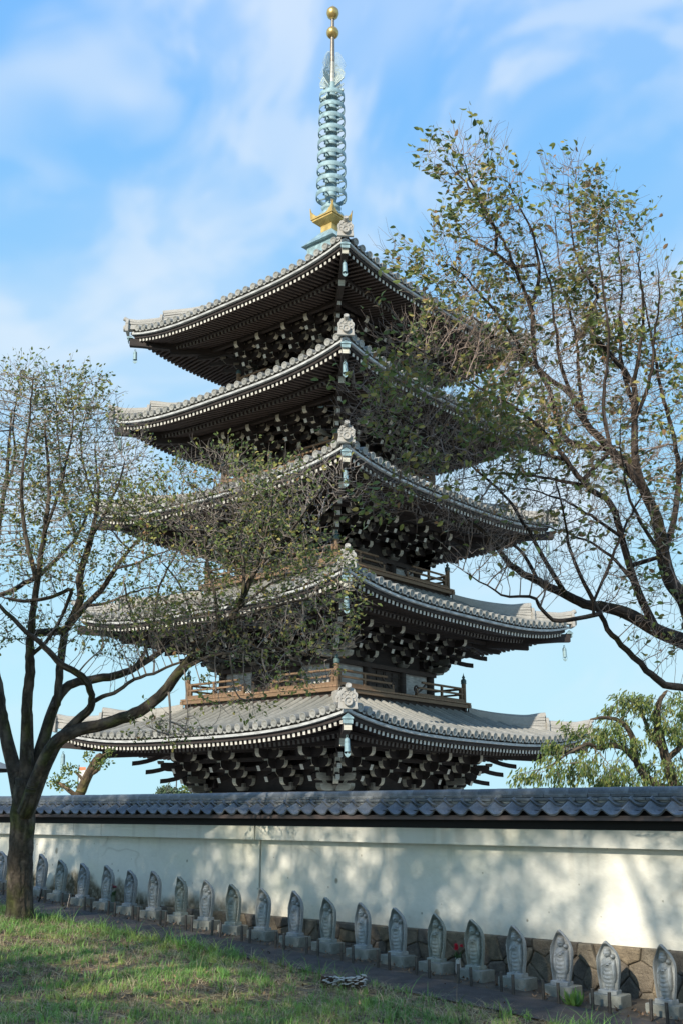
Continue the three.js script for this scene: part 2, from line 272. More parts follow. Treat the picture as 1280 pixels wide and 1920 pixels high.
// ---------------------------------------------------------------- five-storeyed pagoda
const EYE = 2.0;
const bells = [];
{
  const pagoda = tag(group('pagoda'), 'tall five-storeyed wooden pagoda with grey tiled roofs and verdigris spire', 'pagoda');
  const R = mulberry(77);
  const S = [
    { mid: 1.84, e: 5.86, W: 2.6, h0: 0.73, sy: 1, inH: 3.15, inY: 3.16 },
    { mid: 5.36, e: 5.60, W: 2.32, h0: 4.45, sy: 0.84, inH: 2.84, inY: 6.83, floor: 3.50, bal: 3.08 },
    { mid: 8.80, e: 5.33, W: 2.05, h0: 7.88, sy: 0.84, inH: 2.55, inY: 10.24, floor: 7.17, bal: 2.77 },
    { mid: 12.05, e: 5.08, W: 1.80, h0: 11.13, sy: 0.84, inH: 2.27, inY: 13.59, floor: 10.58, bal: 2.48 },
    { mid: 15.28, e: 4.86, W: 1.58, h0: 14.38, sy: 0.84, inH: 0.6, inY: 18.42, floor: 13.93, bal: 2.2 },
  ];
  for (const s of S) { s.mid += EYE; s.h0 += EYE; s.inY += EYE; if (s.floor) s.floor += EYE; }
  const PITCH = 0.328, UP = 0.45;
  const lift = (s, u) => UP * Math.min(1.05, Math.abs(u) / s.e) ** 3.3;
  const roofY = (s, u, v) => { const t = clamp((s.e - v) / (s.e - s.inH)), w = Math.abs(u) / Math.max(v, 0.01); return s.mid + 0.31 + (s.inY - s.mid - 0.31) * (s.inH < 1 ? 0.45 * t + 0.55 * t * t : 0.55 * t + 0.45 * t * t) + UP * Math.min(1.05, w) ** 3.3 * (1 - t) ** 1.5; };
  const turn = (o, q) => { o.rotation.y = q * Math.PI / 2; return o; };
  const discG = (() => {
    const g = lathe([[0, 0.014], [0.03, 0.016], [0.04, 0.006], [0.07, 0.006], [0.08, 0.022], [0.103, 0.026], [0.11, 0.016], [0.11, -0.16], [0.09, -0.16]], 20).rotateX(Math.PI / 2);
    return boxUV(g);
  })();
  const panG = (() => { // drooping front plate of the pan tile between two discs
    const g = surface(6, 1, (u, v) => { const a = (u - 0.5) * 0.2; const sag = -0.05 + 0.055 * Math.abs(2 * u - 1) ** 2; return [a, sag - (1 - v) * 0.055 * (1 - 0.4 * Math.abs(2 * u - 1)), 0.0]; });
    const t = surface(6, 1, (u, v) => { const a = (u - 0.5) * 0.2; return [a, -0.05 + 0.055 * Math.abs(2 * u - 1) ** 2, -v * 0.16]; });
    return boxUV(merge([g, t]));
  })();
  const paintEnds = (test, col = C.cream) => (x, y, z, nx, ny, nz) => (test(x, y, z, nx, ny, nz) ? col : null);

  // parts shared by all bracket sets -------------------------------------
  const armShape = (L, h, both) => { // side view of a boat-shaped arm, centred, top at +h/2; the ends sweep up
    const s = new THREE.Shape(); const r = h * 0.95;
    s.moveTo(-L, h / 2); s.lineTo(L, h / 2); s.lineTo(L, h * 0.16); s.bezierCurveTo(L, -h * 0.22, L - r * 0.35, -h * 0.47, L - r, -h / 2);
    if (both) { s.lineTo(-L + r, -h / 2); s.bezierCurveTo(-L + r * 0.35, -h * 0.47, -L, -h * 0.22, -L, h * 0.16); } else s.lineTo(-L, -h / 2);
    s.closePath(); return s;
  };
  const armGeo = (L, h, t, both = true) => {
    const g = new THREE.ExtrudeGeometry(armShape(L, h, both), { depth: t, bevelEnabled: false, curveSegments: 9 }).translate(0, 0, -t / 2);
    return prep(g, C.dark, paintEnds((x, y, z, nx, ny, nz) => Math.abs(nz) < 0.5 && ny < 0.6 && (both ? Math.abs(x) : x) > L - h * 0.96 && ny > -0.95));
  };
  const blockGeo = (w, h, c = [0.19, 0.172, 0.14]) => { // bearing block: splayed foot, square top
    const g = new THREE.CylinderGeometry(w * 0.72, w * 0.5, h * 0.5, 4, 1).rotateY(Math.PI / 4).translate(0, -h * 0.25, 0);
    const b = box(w, h * 0.5, w, 0, h * 0.25, 0);
    return prep(merge([g.toNonIndexed(), b.toNonIndexed()]), c);
  };
  const tailGeo = (L, w, h) => prep(box(w, h, L, 0, 0, -L / 2), C.dark, paintEnds((x, y, z, nx, ny, nz) => nz > 0.9, C.pale));
  const bracketSets = S.map((s) => ({ arm: armGeo(0.42, 0.26 * s.sy, 0.15), armLong: armGeo(0.52, 0.26 * s.sy, 0.15), tr: armGeo(0.42, 0.26 * s.sy, 0.15, false), blk: blockGeo(0.19, 0.1 * s.sy), big: blockGeo(0.34, 0.22 * s.sy, [0.36, 0.34, 0.3]), tail: tailGeo(1.3, 0.12, 0.15 * s.sy), nose: prep(new THREE.ExtrudeGeometry(armShape(0.36, 0.2 * s.sy, false), { depth: 0.17, bevelEnabled: false, curveSegments: 8 }).translate(0, 0, -0.085), [0.7, 0.68, 0.6]) }));
  const tuskGeo = (() => { // curved corner tail rafter, drawn along +z, tip at z = 0
    const pts = []; for (let i = 0; i <= 8; i++) { const t = i / 8; pts.push([0, 0.12 * t + 0.62 * t * t, -t * 1.7]); }
    return prep(sweepBar(pts, [1, 0], 0.055, -0.065, 0.065), C.dark, paintEnds((x, y, z, nx, ny, nz) => nz > 0.9, C.pale));
  })();

  S.forEach((s, k) => {
    const seen = [0, 1];
    // ------------------------------------------------ roof
    const roof = group('roof', pagoda);
    roof.userData.label = ['lowest and widest roof of the pagoda', 'second roof of the pagoda from below', 'middle roof of the pagoda', 'fourth roof of the pagoda from below', 'top roof of the pagoda under the spire'][k];
    const n = Math.floor((2 * s.e - 0.3) / PITCH), rows = Array.from({ length: n }, (_, i) => (i - (n - 1) / 2) * PITCH);
    const farTiles = [];
    const rowGeo = (u) => { // cover tiles, each a little wider at its lower end
      const v0 = s.e - 0.06, v1 = Math.max(s.inH, Math.abs(u) + 0.02), len = v0 - v1; if (len < 0.1) return null;
      const tiles = Math.max(1, Math.round(len / 0.4)), pos = [], idx = [], seg = 6; let ring = 0;
      for (let i = 0; i < tiles; i++) for (const t of [0, 1]) {
        const v = v0 - (i + t) / tiles * len, r = t ? 0.091 : 0.098, y = roofY(s, u, v);
        for (let a = 0; a <= seg; a++) { const an = Math.PI * a / seg; pos.push(u + Math.cos(an) * r, y + Math.sin(an) * r + 0.012, v); }
        if (ring) for (let a = 0; a < seg; a++) { const A = (ring - 1) * (seg + 1) + a, B = A + 1, D = A + seg + 1, E2 = D + 1; idx.push(A, B, D, B, E2, D); }
        ring++;
      }
      const g = new THREE.BufferGeometry(); g.setAttribute('position', new THREE.Float32BufferAttribute(pos, 3)); g.setIndex(idx); const f = g.toNonIndexed(); f.computeVertexNormals(); return boxUV(f);
    };
    const rowCache = new Map(); const rowOf = (u) => { const a = u.toFixed(3); if (!rowCache.has(a)) rowCache.set(a, rowGeo(u)); return rowCache.get(a); };
    const steps = Math.round((s.e - s.inH) / 0.3);
    const deck = boxUV(surface(36, steps * 2, (a, b) => { const i = Math.round(b * steps * 2), st = Math.floor(i / 2), v = s.e - 0.02 - ((st + (i % 2 ? 0.999 : 0)) / steps) * (s.e - 0.02 - s.inH), u = (a * 2 - 1) * v; return [u, roofY(s, u, v) + (i % 2 ? -0.012 : 0.004), v]; }, true));
    const strip = (v, y0, y1, hw, col) => { const pts = []; for (let i = 0; i <= 40; i++) { const u = (i / 20 - 1) * (v + hw * 0.98); pts.push([u, s.mid + lift(s, u), v]); } return prep(sweepBar(pts, [0, 1], hw, y0, y1), col); };
    // eave build-up: board over the rafters, pale edge strip, dark tile batten
    const dark1 = strip(s.e - 0.17, 0.05, 0.15, 0.05, C.dark), pale1 = strip(s.e - 0.11, 0.15, 0.215, 0.085, C.line), dark2 = strip(s.e - 0.14, 0.215, 0.315, 0.05, [0.05, 0.045, 0.042]);
    // rafters: flying (outer) row and base (inner) row, parallel, their ends painted
    const raf = [], raf2 = [], nr = Math.floor((2 * s.e - 0.5) / 0.172);
    for (let i = 0; i < nr; i++) {
      const u = (i - (nr - 1) / 2) * 0.172, l = lift(s, u), vo = s.e - 0.17, vi = Math.max(vo - 1.25, Math.abs(u) + 0.03);
      const bar = (va, ya, vb, yb, w, h, list, end = C.pale) => {
        const len = Math.hypot(vb - va, yb - ya); if (len < 0.06) return;
        const g = box(w, h, len, 0, 0, -len / 2);
        const an = Math.atan2(ya - yb, va - vb); g.rotateX(-an); g.translate(u, ya, va);
        list.push(prep(g, C.soffit, paintEnds((x, y, z, nx, ny, nz) => nz > 0.7, end)));
      };
      if (vo - vi > 0.05) bar(vo, s.mid + l, vi, s.mid + l + 0.15 * (vo - vi), 0.085, 0.1, raf);
      const vo2 = s.e - 1.08, vi2 = Math.max(s.W + 0.55, Math.abs(u) + 0.03), l2 = lift(s, u) * 0.75;
      if (vo2 - vi2 > 0.05) bar(vo2, s.mid + l2 - 0.02, vi2, s.mid + l2 - 0.02 + 0.2 * (vo2 - vi2), 0.085, 0.11, raf2, [0.22, 0.21, 0.2]);
    }
    const rafG = merge(raf), raf2G = merge(raf2);
    const soffit = prep(surface(30, 6, (a, b) => { const v = mix(s.e - 0.13, s.W + 0.2, b), u = (a * 2 - 1) * v; const vo = s.e - 0.17; const y1 = s.mid + lift(s, u * (s.e / Math.max(v, 0.1)) * Math.min(1, v / s.e)) + 0.055 + 0.15 * (vo - v) + Math.max(0, (s.e - 1.2 - v)) * 0.055; return [u, y1, v]; }), C.soffit);
    const batten = (() => { const v = s.e - 1.08 + 0.02, pts = []; for (let i = 0; i <= 30; i++) { const u = (i / 15 - 1) * v; pts.push([u, s.mid + lift(s, u) * 0.75, v]); } return prep(sweepBar(pts, [0, 1], 0.05, 0.036, 0.1), C.dark); })();
    for (let q = 0; q < 4; q++) {
      const vis = seen.includes(q);
      turn(mesh('roof_deck', deck, M.tile[1], roof), q);
      turn(mesh('eave_board', dark1, M.wood, roof), q); turn(mesh('eave_edge_strip', pale1, M.wood, roof), q); turn(mesh('tile_batten', dark2, M.wood, roof), q); turn(mesh('rafter_batten', batten, M.wood, roof), q);
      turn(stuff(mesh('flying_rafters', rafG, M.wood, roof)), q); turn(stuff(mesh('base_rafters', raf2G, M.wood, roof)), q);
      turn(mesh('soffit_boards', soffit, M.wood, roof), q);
      const rot = M4().makeRotationY(q * Math.PI / 2);
      for (const u of rows) {
        const g = rowOf(u);
        if (g) { if (vis && k < 2) turn(mesh('cover_tile_row', g, M.tile[Math.floor(R() * 3)], roof), q); else farTiles.push(g.clone().applyMatrix4(rot)); }
        const y = roofY(s, u, s.e) + 0.05, tilt = -0.12;
        if (vis) {
          const wob = (R() - 0.5) * 0.012, d = mesh('eave_tile', discG, M.tile[Math.floor(R() * 3)], roof); d.rotation.order = 'YXZ'; d.rotation.set(-tilt + wob * 4, q * Math.PI / 2 + wob * 3, 0); d.position.set(u + wob, y + wob * 0.8, s.e + 0.01 + wob).applyMatrix4(rot);
        } else farTiles.push(discG.clone().rotateX(-tilt).translate(u, y, s.e + 0.01).applyMatrix4(rot));
        if (u + PITCH < s.e - 0.1) {
          const um = u + PITCH / 2, ym = roofY(s, um, s.e) + 0.03, sl = Math.atan2(roofY(s, um + 0.1, s.e) - roofY(s, um - 0.1, s.e), 0.2);
          if (vis) { const d = mesh('eave_pan_tile', panG, M.tile[Math.floor(R() * 3)], roof); d.rotation.order = 'YXZ'; d.rotation.set(0, q * Math.PI / 2, sl); d.position.set(um, ym, s.e).applyMatrix4(rot); } else farTiles.push(panG.clone().rotateZ(sl).translate(um, ym, s.e).applyMatrix4(rot));
        }
      }
      // hip on the corner at +u of this side, along the diagonal
      const A = Math.PI / 4, dia = (hs) => [hs, roofY(s, hs, hs), hs];
      const hipBar = (h0, h1, courses, w, flare, low = 1) => {
        const list = [], N = 14, ch = 0.075;
        for (let c = 0; c < courses; c++) {
          const pts = []; for (let i = 0; i <= N; i++) { const hs = mix(h0, h1, i / N), p = dia(hs); p[1] += (0.06 + c * ch) * mix(low, 1, i / N) + flare * smooth(0.72, 1, i / N) * (c + 1) / courses; pts.push(p); }
          const wd = (c % 2 ? w : w * 0.93) * (1 - c * 0.03); list.push(boxUV(sweepBar(pts, [Math.SQRT1_2, -Math.SQRT1_2], wd, c ? 0 : -0.1, ch - 0.014)));
          list.push(boxUV(sweepBar(pts, [Math.SQRT1_2, -Math.SQRT1_2], wd - 0.02, 0, ch + 0.002)));
        }
        const pts = []; for (let i = 0; i <= N; i++) { const hs = mix(h0, h1 + 0.03, i / N), p = dia(hs); p[1] += (0.06 + courses * ch) * mix(low, 1, i / N) + flare * smooth(0.72, 1, i / N); pts.push(new THREE.Vector3(...p)); }
        const cap = new THREE.TubeGeometry(new THREE.CatmullRomCurve3(pts), 20, w * 0.62, 8).toNonIndexed(); list.push(boxUV(cap));
        list.forEach((g) => { for (const a of Object.keys(g.attributes)) if (!['position', 'normal', 'uv'].includes(a)) g.deleteAttribute(a); });
        return merge(list);
      };
      const tip = s.e + 0.03, knee = s.e * 0.835;
      turn(mesh('hip_ridge', hipBar(knee - 0.1, tip, 3, 0.13, 0.06), M.tilePale, roof), q);
      turn(mesh('hip_ridge', hipBar(s.inH + (k === 4 ? 0.1 : 0.02), knee, 5, 0.15, 0.08, k === 4 ? 0.7 : 0.3), M.tilePale, roof), q);
      // ridge end tiles: a scrolled plate with a round boss, and rolled caps above it
      const endPlate = (hs, h, w, rolls) => {
        const p = dia(hs);
        const sh = new THREE.Shape(); sh.moveTo(-w * 0.55, -0.12); sh.lineTo(-w * 0.5, h * 0.35); sh.quadraticCurveTo(-w * 0.62, h * 0.62, -w * 0.42, h * 0.72); sh.quadraticCurveTo(-w * 0.4, h, -w * 0.2, h * 0.98); sh.quadraticCurveTo(0, h * 1.1, w * 0.2, h * 0.98); sh.quadraticCurveTo(w * 0.4, h, w * 0.42, h * 0.72); sh.quadraticCurveTo(w * 0.62, h * 0.62, w * 0.5, h * 0.35); sh.lineTo(w * 0.55, -0.12); sh.closePath();
        const list = [new THREE.ExtrudeGeometry(sh, { depth: 0.07, bevelEnabled: true, bevelSize: 0.012, bevelThickness: 0.012, bevelSegments: 2 })];
        list.push(lathe([[0, 0.03], [0.03, 0.03], [0.035, 0.012], [0.07, 0.012], [0.08, 0.04], [0.105, 0.04], [0.112, 0.02], [0.112, -0.1]], 18).rotateX(Math.PI / 2).translate(0, h * 0.12, 0.13));
        for (const sx of [-1, 1]) for (const [tx, ty, tr] of [[0.3, 0.5, 0.055], [0.14, 0.68, 0.05], [0.34, 0.24, 0.045]]) list.push(new THREE.TorusGeometry(tr, 0.016, 5, 10).translate(sx * w * tx, h * ty, 0.085));
        for (let i = 0; i < rolls; i++) list.push(lathe([[0, 0.02], [0.05, 0.02], [0.055, 0.035], [0.072, 0.035], [0.075, 0.02], [0.072, -0.3], [0, -0.3]], 16).rotateX(Math.PI / 2 - 0.5).translate(0, h * 1.12 + i * 0.12, 0.14 - i * 0.28));
        const m = merge(list.map((a) => prep(a.clone())));
        m.applyMatrix4(M4().makeRotationY(Math.PI / 4).setPosition(p[0], p[1], p[2]));
        turn(mesh('ridge_end_tile', m, M.tilePale, roof), q);
      };
      endPlate(tip + 0.0, 0.36, 0.4, 1); endPlate(knee + 0.03, 0.42, 0.36, 0);
      // corner rafter, its copper cap and the block under it
      const cr = []; for (let i = 0; i <= 12; i++) { const hs = mix(s.W, s.e - 0.02, i / 12); cr.push([hs, mix(s.mid + 0.42, s.mid + 0.16, smooth(0, 0.75, i / 12)) + 0.12 * smooth(0.6, 1, i / 12), hs]); }
      turn(mesh('corner_rafter', prep(sweepBar(cr, [Math.SQRT1_2, -Math.SQRT1_2], 0.095, -0.13, 0.13), C.dark, (x, y, z, nx, ny, nz) => (nx + nz > 1.2 ? C.cream : null)), M.wood, roof), q);
      const crl = []; for (let i = 0; i <= 8; i++) { const hs = mix(s.W, s.e - 1.0, i / 8); crl.push([hs, s.mid + mix(0.14, 0.0, i / 8), hs]); }
      turn(mesh('corner_rafter', prep(sweepBar(crl, [Math.SQRT1_2, -Math.SQRT1_2], 0.09, -0.14, 0.13), C.dark, (x, y, z, nx, ny, nz) => (nx + nz > 1.2 ? C.cream : null)), M.wood, roof), q);
      const ce = s.e + 0.005, cap = merge([box(0.27, 0.035, 0.2, 0, 0.135, 0.0), new THREE.ConeGeometry(0.19, 0.11, 4).rotateY(Math.PI / 4).scale(1, 1, 0.72).translate(0, 0.205, 0), box(0.24, 0.12, 0.02, 0, 0.07, 0.06)].map((g) => prep(g)));
      cap.applyMatrix4(M4().makeRotationY(Math.PI / 4).setPosition(ce - 0.03, s.mid + 0.29, ce - 0.03)); turn(mesh('rafter_cap', cap, M.copper, roof), q);
      if (q !== 2) { const b = new THREE.Vector3(s.e - 0.16, s.mid + 0.15, s.e - 0.16).applyMatrix4(rot); bells.push({ p: b, k, q }); }
    }
    stuff(mesh('far_tiles', merge(farTiles.map((g) => { const h = g.index ? g.toNonIndexed() : g; for (const a of Object.keys(h.attributes)) if (!['position', 'normal', 'uv'].includes(a)) h.deleteAttribute(a); return h; })), M.tile[1], roof));

    // ------------------------------------------------ storey: body and brackets
    const st = group('storey', pagoda);
    st.userData.label = ['ground storey showing above the wall', 'second storey with white panels', 'third storey with white panels', 'fourth storey under deep eaves', 'fifth and topmost storey'][k];
    const bs = bracketSets[k], W = s.W, foot = s.floor || 0.5, hB = s.h0 - foot, cols = [-W, -0.37 * W, 0.37 * W, W], rest = [];
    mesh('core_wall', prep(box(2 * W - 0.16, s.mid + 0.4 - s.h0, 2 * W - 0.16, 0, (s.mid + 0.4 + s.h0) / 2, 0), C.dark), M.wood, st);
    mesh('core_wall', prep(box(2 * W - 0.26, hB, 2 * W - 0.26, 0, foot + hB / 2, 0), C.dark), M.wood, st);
    const colG = prep(new THREE.CylinderGeometry(0.125, 0.13, hB, 14).translate(0, foot + hB / 2, 0), C.brown);
    for (let q = 0; q < 4; q++) {
      const rot = M4().makeRotationY(q * Math.PI / 2), vis = seen.includes(q);
      const put = (name, g, x, y, z, ry = 0, rx = 0) => {
        const many = name === 'bracket_arm' || name === 'bearing_block';
        if (vis && (!many || k < 2 || (q === 0 && k > 2))) { const m = mesh(name, g, M.wood, st); m.rotation.order = 'YXZ'; m.position.set(x, y, z).applyMatrix4(rot); m.rotation.set(rx, q * Math.PI / 2 + ry, 0); return m; }
        const e = new THREE.Euler(rx, ry, 0, 'YXZ'); rest.push(g.clone().applyMatrix4(M4().makeRotationFromEuler(e).setPosition(x, y, z)).applyMatrix4(rot));
      };
      for (const u of cols.slice(0, 3)) put('column', colG, u, 0, W);
      put('tie_beam', prep(box(2 * W + 0.3, 0.13, 0.12, 0, 0, 0), C.brown), 0, s.h0 - 0.1, W + 0.08);
      if (k) {
        put('sill_beam', prep(box(2 * W + 0.2, 0.1, 0.1, 0, 0, 0), C.brown), 0, foot + 0.05, W + 0.06);
        for (const sx of [-1, 1]) { const pw = 0.63 * W - 0.25; put('plaster_panel', prep(box(pw, hB - 0.24, 0.03, 0, 0, 0), [0.8, 0.8, 0.78]), sx * 0.685 * W, foot + hB / 2 - 0.03, W - 0.06); }
        for (const sx of [-1, 1]) { // panelled door leaves
          const dw = 0.36 * W - 0.1, dh = hB - 0.26, L = [box(dw, dh, 0.04, 0, 0, 0)];
          for (const x of [-dw / 2 + 0.025, 0, dw / 2 - 0.025]) L.push(box(0.045, dh, 0.03, x, 0, 0.033));
          for (const y of [-dh / 2 + 0.03, -dh * 0.1, dh * 0.25, dh / 2 - 0.03]) L.push(box(dw, 0.045, 0.026, 0, y, 0.03));
          put('door_leaf', prep(merge(L.map((g) => g.toNonIndexed())), C.brown), sx * (dw / 2 + 0.01), foot + 0.1 + dh / 2, W - 0.04);
        }
      }
      // bracket sets
      const sy = s.sy, Y = (h) => s.h0 + h * sy;
      cols.forEach((u, ci) => {
        {
          if (ci !== 3) put('bearing_block', bs.big, u, Y(0.11), W);
          put('bracket_arm', bs.tr, u, Y(0.24), W - 0.02, -Math.PI / 2);
          put('bracket_arm', bs.tr, u, Y(0.48), W + 0.28, -Math.PI / 2);
          put('bracket_arm', bs.tr, u, Y(0.70), W + 0.60, -Math.PI / 2);
          put('bracket_arm', bs.tr, u, Y(0.97), W + 0.98, -Math.PI / 2);
          put('bracket_arm', bs.arm, u, Y(0.24), W + 0.0);
          put('bracket_arm', bs.arm, u, Y(0.48), W + 0.34);
          put('bracket_arm', bs.arm, u, Y(0.70), W + 0.65);
          put('bracket_arm', bs.armLong, u, Y(0.97), W + 0.97);
          for (const [h, v] of [[0.385, 0.0], [0.625, 0.34], [0.845, 0.65], [1.09, 0.97]]) for (const o of [-0.34, 0, 0.34]) put('bearing_block', bs.blk, u + o, Y(h), W + v);
          put('tail_rafter', bs.tail, u, Y(0.27), W + 1.0, 0, 0.42);
          put('tail_rafter', bs.tail, u, Y(0.56), W + 1.32, 0, 0.42);
        }
      });
      for (const [h, o] of [[0.06, 0.3], [0.33, 0.46]]) { put('bracket_arm', bs.nose, W + o, Y(h), W, 0); put('bracket_arm', bs.nose, -W, Y(h), W + o, -Math.PI / 2); put('bracket_arm', bs.nose, W, Y(h), W + o, -Math.PI / 2); put('bracket_arm', bs.nose, -W - o, Y(h), W, Math.PI); }
      // purlins carried by the brackets and boards between them
      for (const [h, v, t] of [[0.60, 0.34, 0.1], [0.85, 0.65, 0.1], [1.1, 0.97, 0.12], [1.14, 1.3, 0.14]]) put('purlin', prep(box(2 * (W + v) + 0.2, 0.11, t, 0, 0, 0), C.dark), 0, Y(h), W + v);
      // corner: tusk-like tail rafters on the diagonal, and diagonal arms
      const D = (hs) => hs;
      for (const [h, o] of [[0.29, 0.99], [0.56, 1.31], [0.815, 1.61]]) put('tail_rafter', tuskGeo, D(W + o), Y(h), D(W + o), Math.PI / 4, 0);
      for (const [h, o] of [[0.24, 0.18], [0.48, 0.42], [0.72, 0.7]]) put('bracket_arm', bs.tr, D(W + o), Y(h), D(W + o), Math.PI / 4 - Math.PI / 2);
      for (const [h, o] of [[0.36, 0.42], [0.6, 0.68], [0.85, 1.0]]) put('bearing_block', bs.blk, D(W + o), Y(h), D(W + o), Math.PI / 4);
    }
    stuff(mesh('remaining_bracket_timbers', merge(rest), M.wood, st));

    // ------------------------------------------------ balcony of the upper storeys
    if (k) {
      const bal = group('balcony', pagoda), B = s.bal, F = s.floor;
      const floorB = [], nb = Math.round((2 * B + 0.3) / 0.135);
      for (let i = 0; i < nb; i++) floorB.push(prep(box(0.125, 0.05, 0.86, -B - 0.15 + (i + 0.5) * (2 * B + 0.3) / nb, 0, 0), [0.34 + 0.06 * hash3(i, k, 1), 0.235, 0.145]));
      const fb = merge(floorB), beam = prep(box(2 * B + 0.36, 0.1, 0.12, 0, 0, 0), C.tan), beam2 = prep(box(2 * B + 0.2, 0.16, 0.1, 0, 0, 0), C.brown);
      mesh('balcony_base', prep(box(2 * B - 0.06, 0.62, 2 * B - 0.06, 0, F - 0.42, 0), C.brown), M.wood, bal);
      const gap = 0.56, xs = [gap + 0.03, (gap + B) / 2 + 0.06, B - 0.14];
      const railLen = B - gap;
      const postG = prep(new THREE.CylinderGeometry(0.072, 0.072, 0.62, 12).translate(0, 0.31, 0), C.tan);
      const strut = prep(box(0.075, 0.42, 0.06, 0, 0.21, 0), C.tan);
      const finial = boxUV(lathe([[0.0, 0.36], [0.012, 0.3], [0.02, 0.26], [0.05, 0.22], [0.052, 0.19], [0.03, 0.165], [0.055, 0.15], [0.085, 0.12], [0.09, 0.07], [0.084, 0.04], [0.09, 0.03], [0.09, 0.0], [0.074, 0]], 14));
      const curl = prep((() => { const p = []; for (let i = 0; i <= 22; i++) { const a = i / 22 * Math.PI * 2.6, r = 0.11 * (1 - i / 22 * 0.72); p.push(new THREE.Vector3(-Math.sin(a) * r, 0.11 - Math.cos(a) * r + 0.0, 0)); } p.unshift(new THREE.Vector3(0.16, 0.05, 0), new THREE.Vector3(0.32, 0.16, 0), new THREE.Vector3(0.5, 0.3, 0)); const o = [p[2], p[1], p[0], ...p.slice(3)]; return new THREE.TubeGeometry(new THREE.CatmullRomCurve3(o), 34, 0.032, 6); })(), C.brown);
      for (let q = 0; q < 4; q++) {
        const rot = M4().makeRotationY(q * Math.PI / 2), put = (name, g, mat, x, y, z, ry = 0) => { const m = mesh(name, g, mat, bal); m.position.set(x, y, z).applyMatrix4(rot); m.rotation.y = q * Math.PI / 2 + ry; return m; };
        stuff(put('floor_boards', fb, M.wood, 0, F - 0.025, B - 0.26 + (q % 2) * 0.002)).position.y += (q % 2) * 0.003;
        put('floor_beam', beam, M.wood, 0, F - 0.11 - (q % 2) * 0.003, B + 0.09); put('floor_beam', beam2, M.wood, 0, F - 0.24, B - 0.04 - (q % 2) * 0.003);
        put('corner_post', postG, M.wood, B, F, B); put('post_finial', finial, M.copperDark, B, F + 0.61, B);
        for (const sx of [-1, 1]) {
          put('bottom_rail', prep(box(railLen, 0.1, 0.1, 0, 0, 0), C.tan), M.wood, sx * (gap + railLen / 2), F + 0.055, B);
          put('middle_rail', prep(box(railLen - 0.1, 0.055, 0.065, 0, 0, 0), C.tan), M.wood, sx * (gap + railLen / 2 + 0.05), F + 0.27, B);
          put('top_rail', prep(new THREE.CylinderGeometry(0.037, 0.037, railLen - 0.3, 8).rotateZ(Math.PI / 2), C.tan), M.wood, sx * (gap + railLen / 2 + 0.15), F + 0.445, B);
          for (const x of xs) put('rail_strut', strut, M.wood, sx * x, F + 0.02 + (x < gap + 0.1 ? -0.2 : 0), B);
          const c = put('rail_scroll', curl, M.wood, sx * (gap + 0.02), F + 0.12, B); if (sx < 0) c.scale.x = -1;
        }
      }
    }
  });
  mesh('podium', boxUV(box(7.4, 0.62, 7.4, 0, 0.35, 0)), M.granite[1], pagoda);

  // ------------------------------------------------ spire
  const sp = group('spire', pagoda); sp.position.y = EYE; sp.userData.label = 'gilt and verdigris spire with nine rings';
  const sq = (name, w, h, y, mat, w2) => mesh(name, boxUV(w2 ? new THREE.CylinderGeometry(w2 * Math.SQRT1_2, w * Math.SQRT1_2, h, 4, 1).rotateY(Math.PI / 4).toNonIndexed().translate(0, y + h / 2, 0) : box(w, h, w, 0, y + h / 2, 0, 0.01)), mat, sp);
  sq('copper_skirt', 1.2, 1.3, 18.2, M.copper); sq('copper_skirt', 1.5, 0.12, 19.5, M.copper, 1.3); sq('copper_skirt', 1.3, 0.46, 19.62, M.copper, 0.56);
  sq('gilt_basin', 0.52, 0.3, 20.05, M.goldBox); sq('gilt_basin', 0.54, 0.16, 20.35, M.goldBox, 0.92); sq('gilt_basin', 0.96, 0.07, 20.51, M.goldBox); sq('gilt_basin', 1.04, 0.06, 20.582, M.goldBox);
  for (let q = 0; q < 4; q++) {
    const sh = new THREE.Shape(); sh.moveTo(0, 0); sh.lineTo(0.34, 0); sh.quadraticCurveTo(0.2, 0.05, 0.16, 0.14); sh.quadraticCurveTo(0.1, 0.12, 0.1, 0.2); sh.quadraticCurveTo(0.03, 0.24, -0.04, 0.4); sh.closePath();
    for (const m of [0, 1]) { const g = boxUV(new THREE.ExtrudeGeometry(sh, { depth: 0.03, bevelEnabled: false }).toNonIndexed()); g.translate(-0.52, 20.64, 0.49); if (m) g.applyMatrix4(M4().makeRotationY(Math.PI / 2)); g.rotateY(q * Math.PI / 2); if (!m) mesh('gilt_corner_leaf', g, M.goldBox, sp); else { const h = new THREE.ExtrudeGeometry(sh, { depth: 0.03, bevelEnabled: false }).toNonIndexed(); h.scale(-1, 1, 1).translate(0.52, 20.64, 0.49); const ix = h.attributes.position.array; for (let i = 0; i < ix.length; i += 9) for (let c = 0; c < 3; c++) { const t = ix[i + c]; ix[i + c] = ix[i + 6 + c]; ix[i + 6 + c] = t; } h.computeVertexNormals(); mesh('gilt_corner_leaf', boxUV(h).rotateY(q * Math.PI / 2), M.goldBox, sp); } }
  }
  mesh('lotus_base', boxUV(lathe([[0.5, 20.64], [0.46, 20.78], [0.34, 20.9], [0.24, 20.95], [0.3, 21.02], [0.36, 21.1], [0.22, 21.12], [0.2, 21.3]], 24)), M.copper, sp);
  mesh('shaft', boxUV(new THREE.CylinderGeometry(0.15, 0.2, 5.6, 20).translate(0, 23.6, 0)), M.copper, sp);
  const ry = [21.58, 22.13, 22.67, 23.22, 23.74, 24.26, 24.77, 25.27, 25.8];
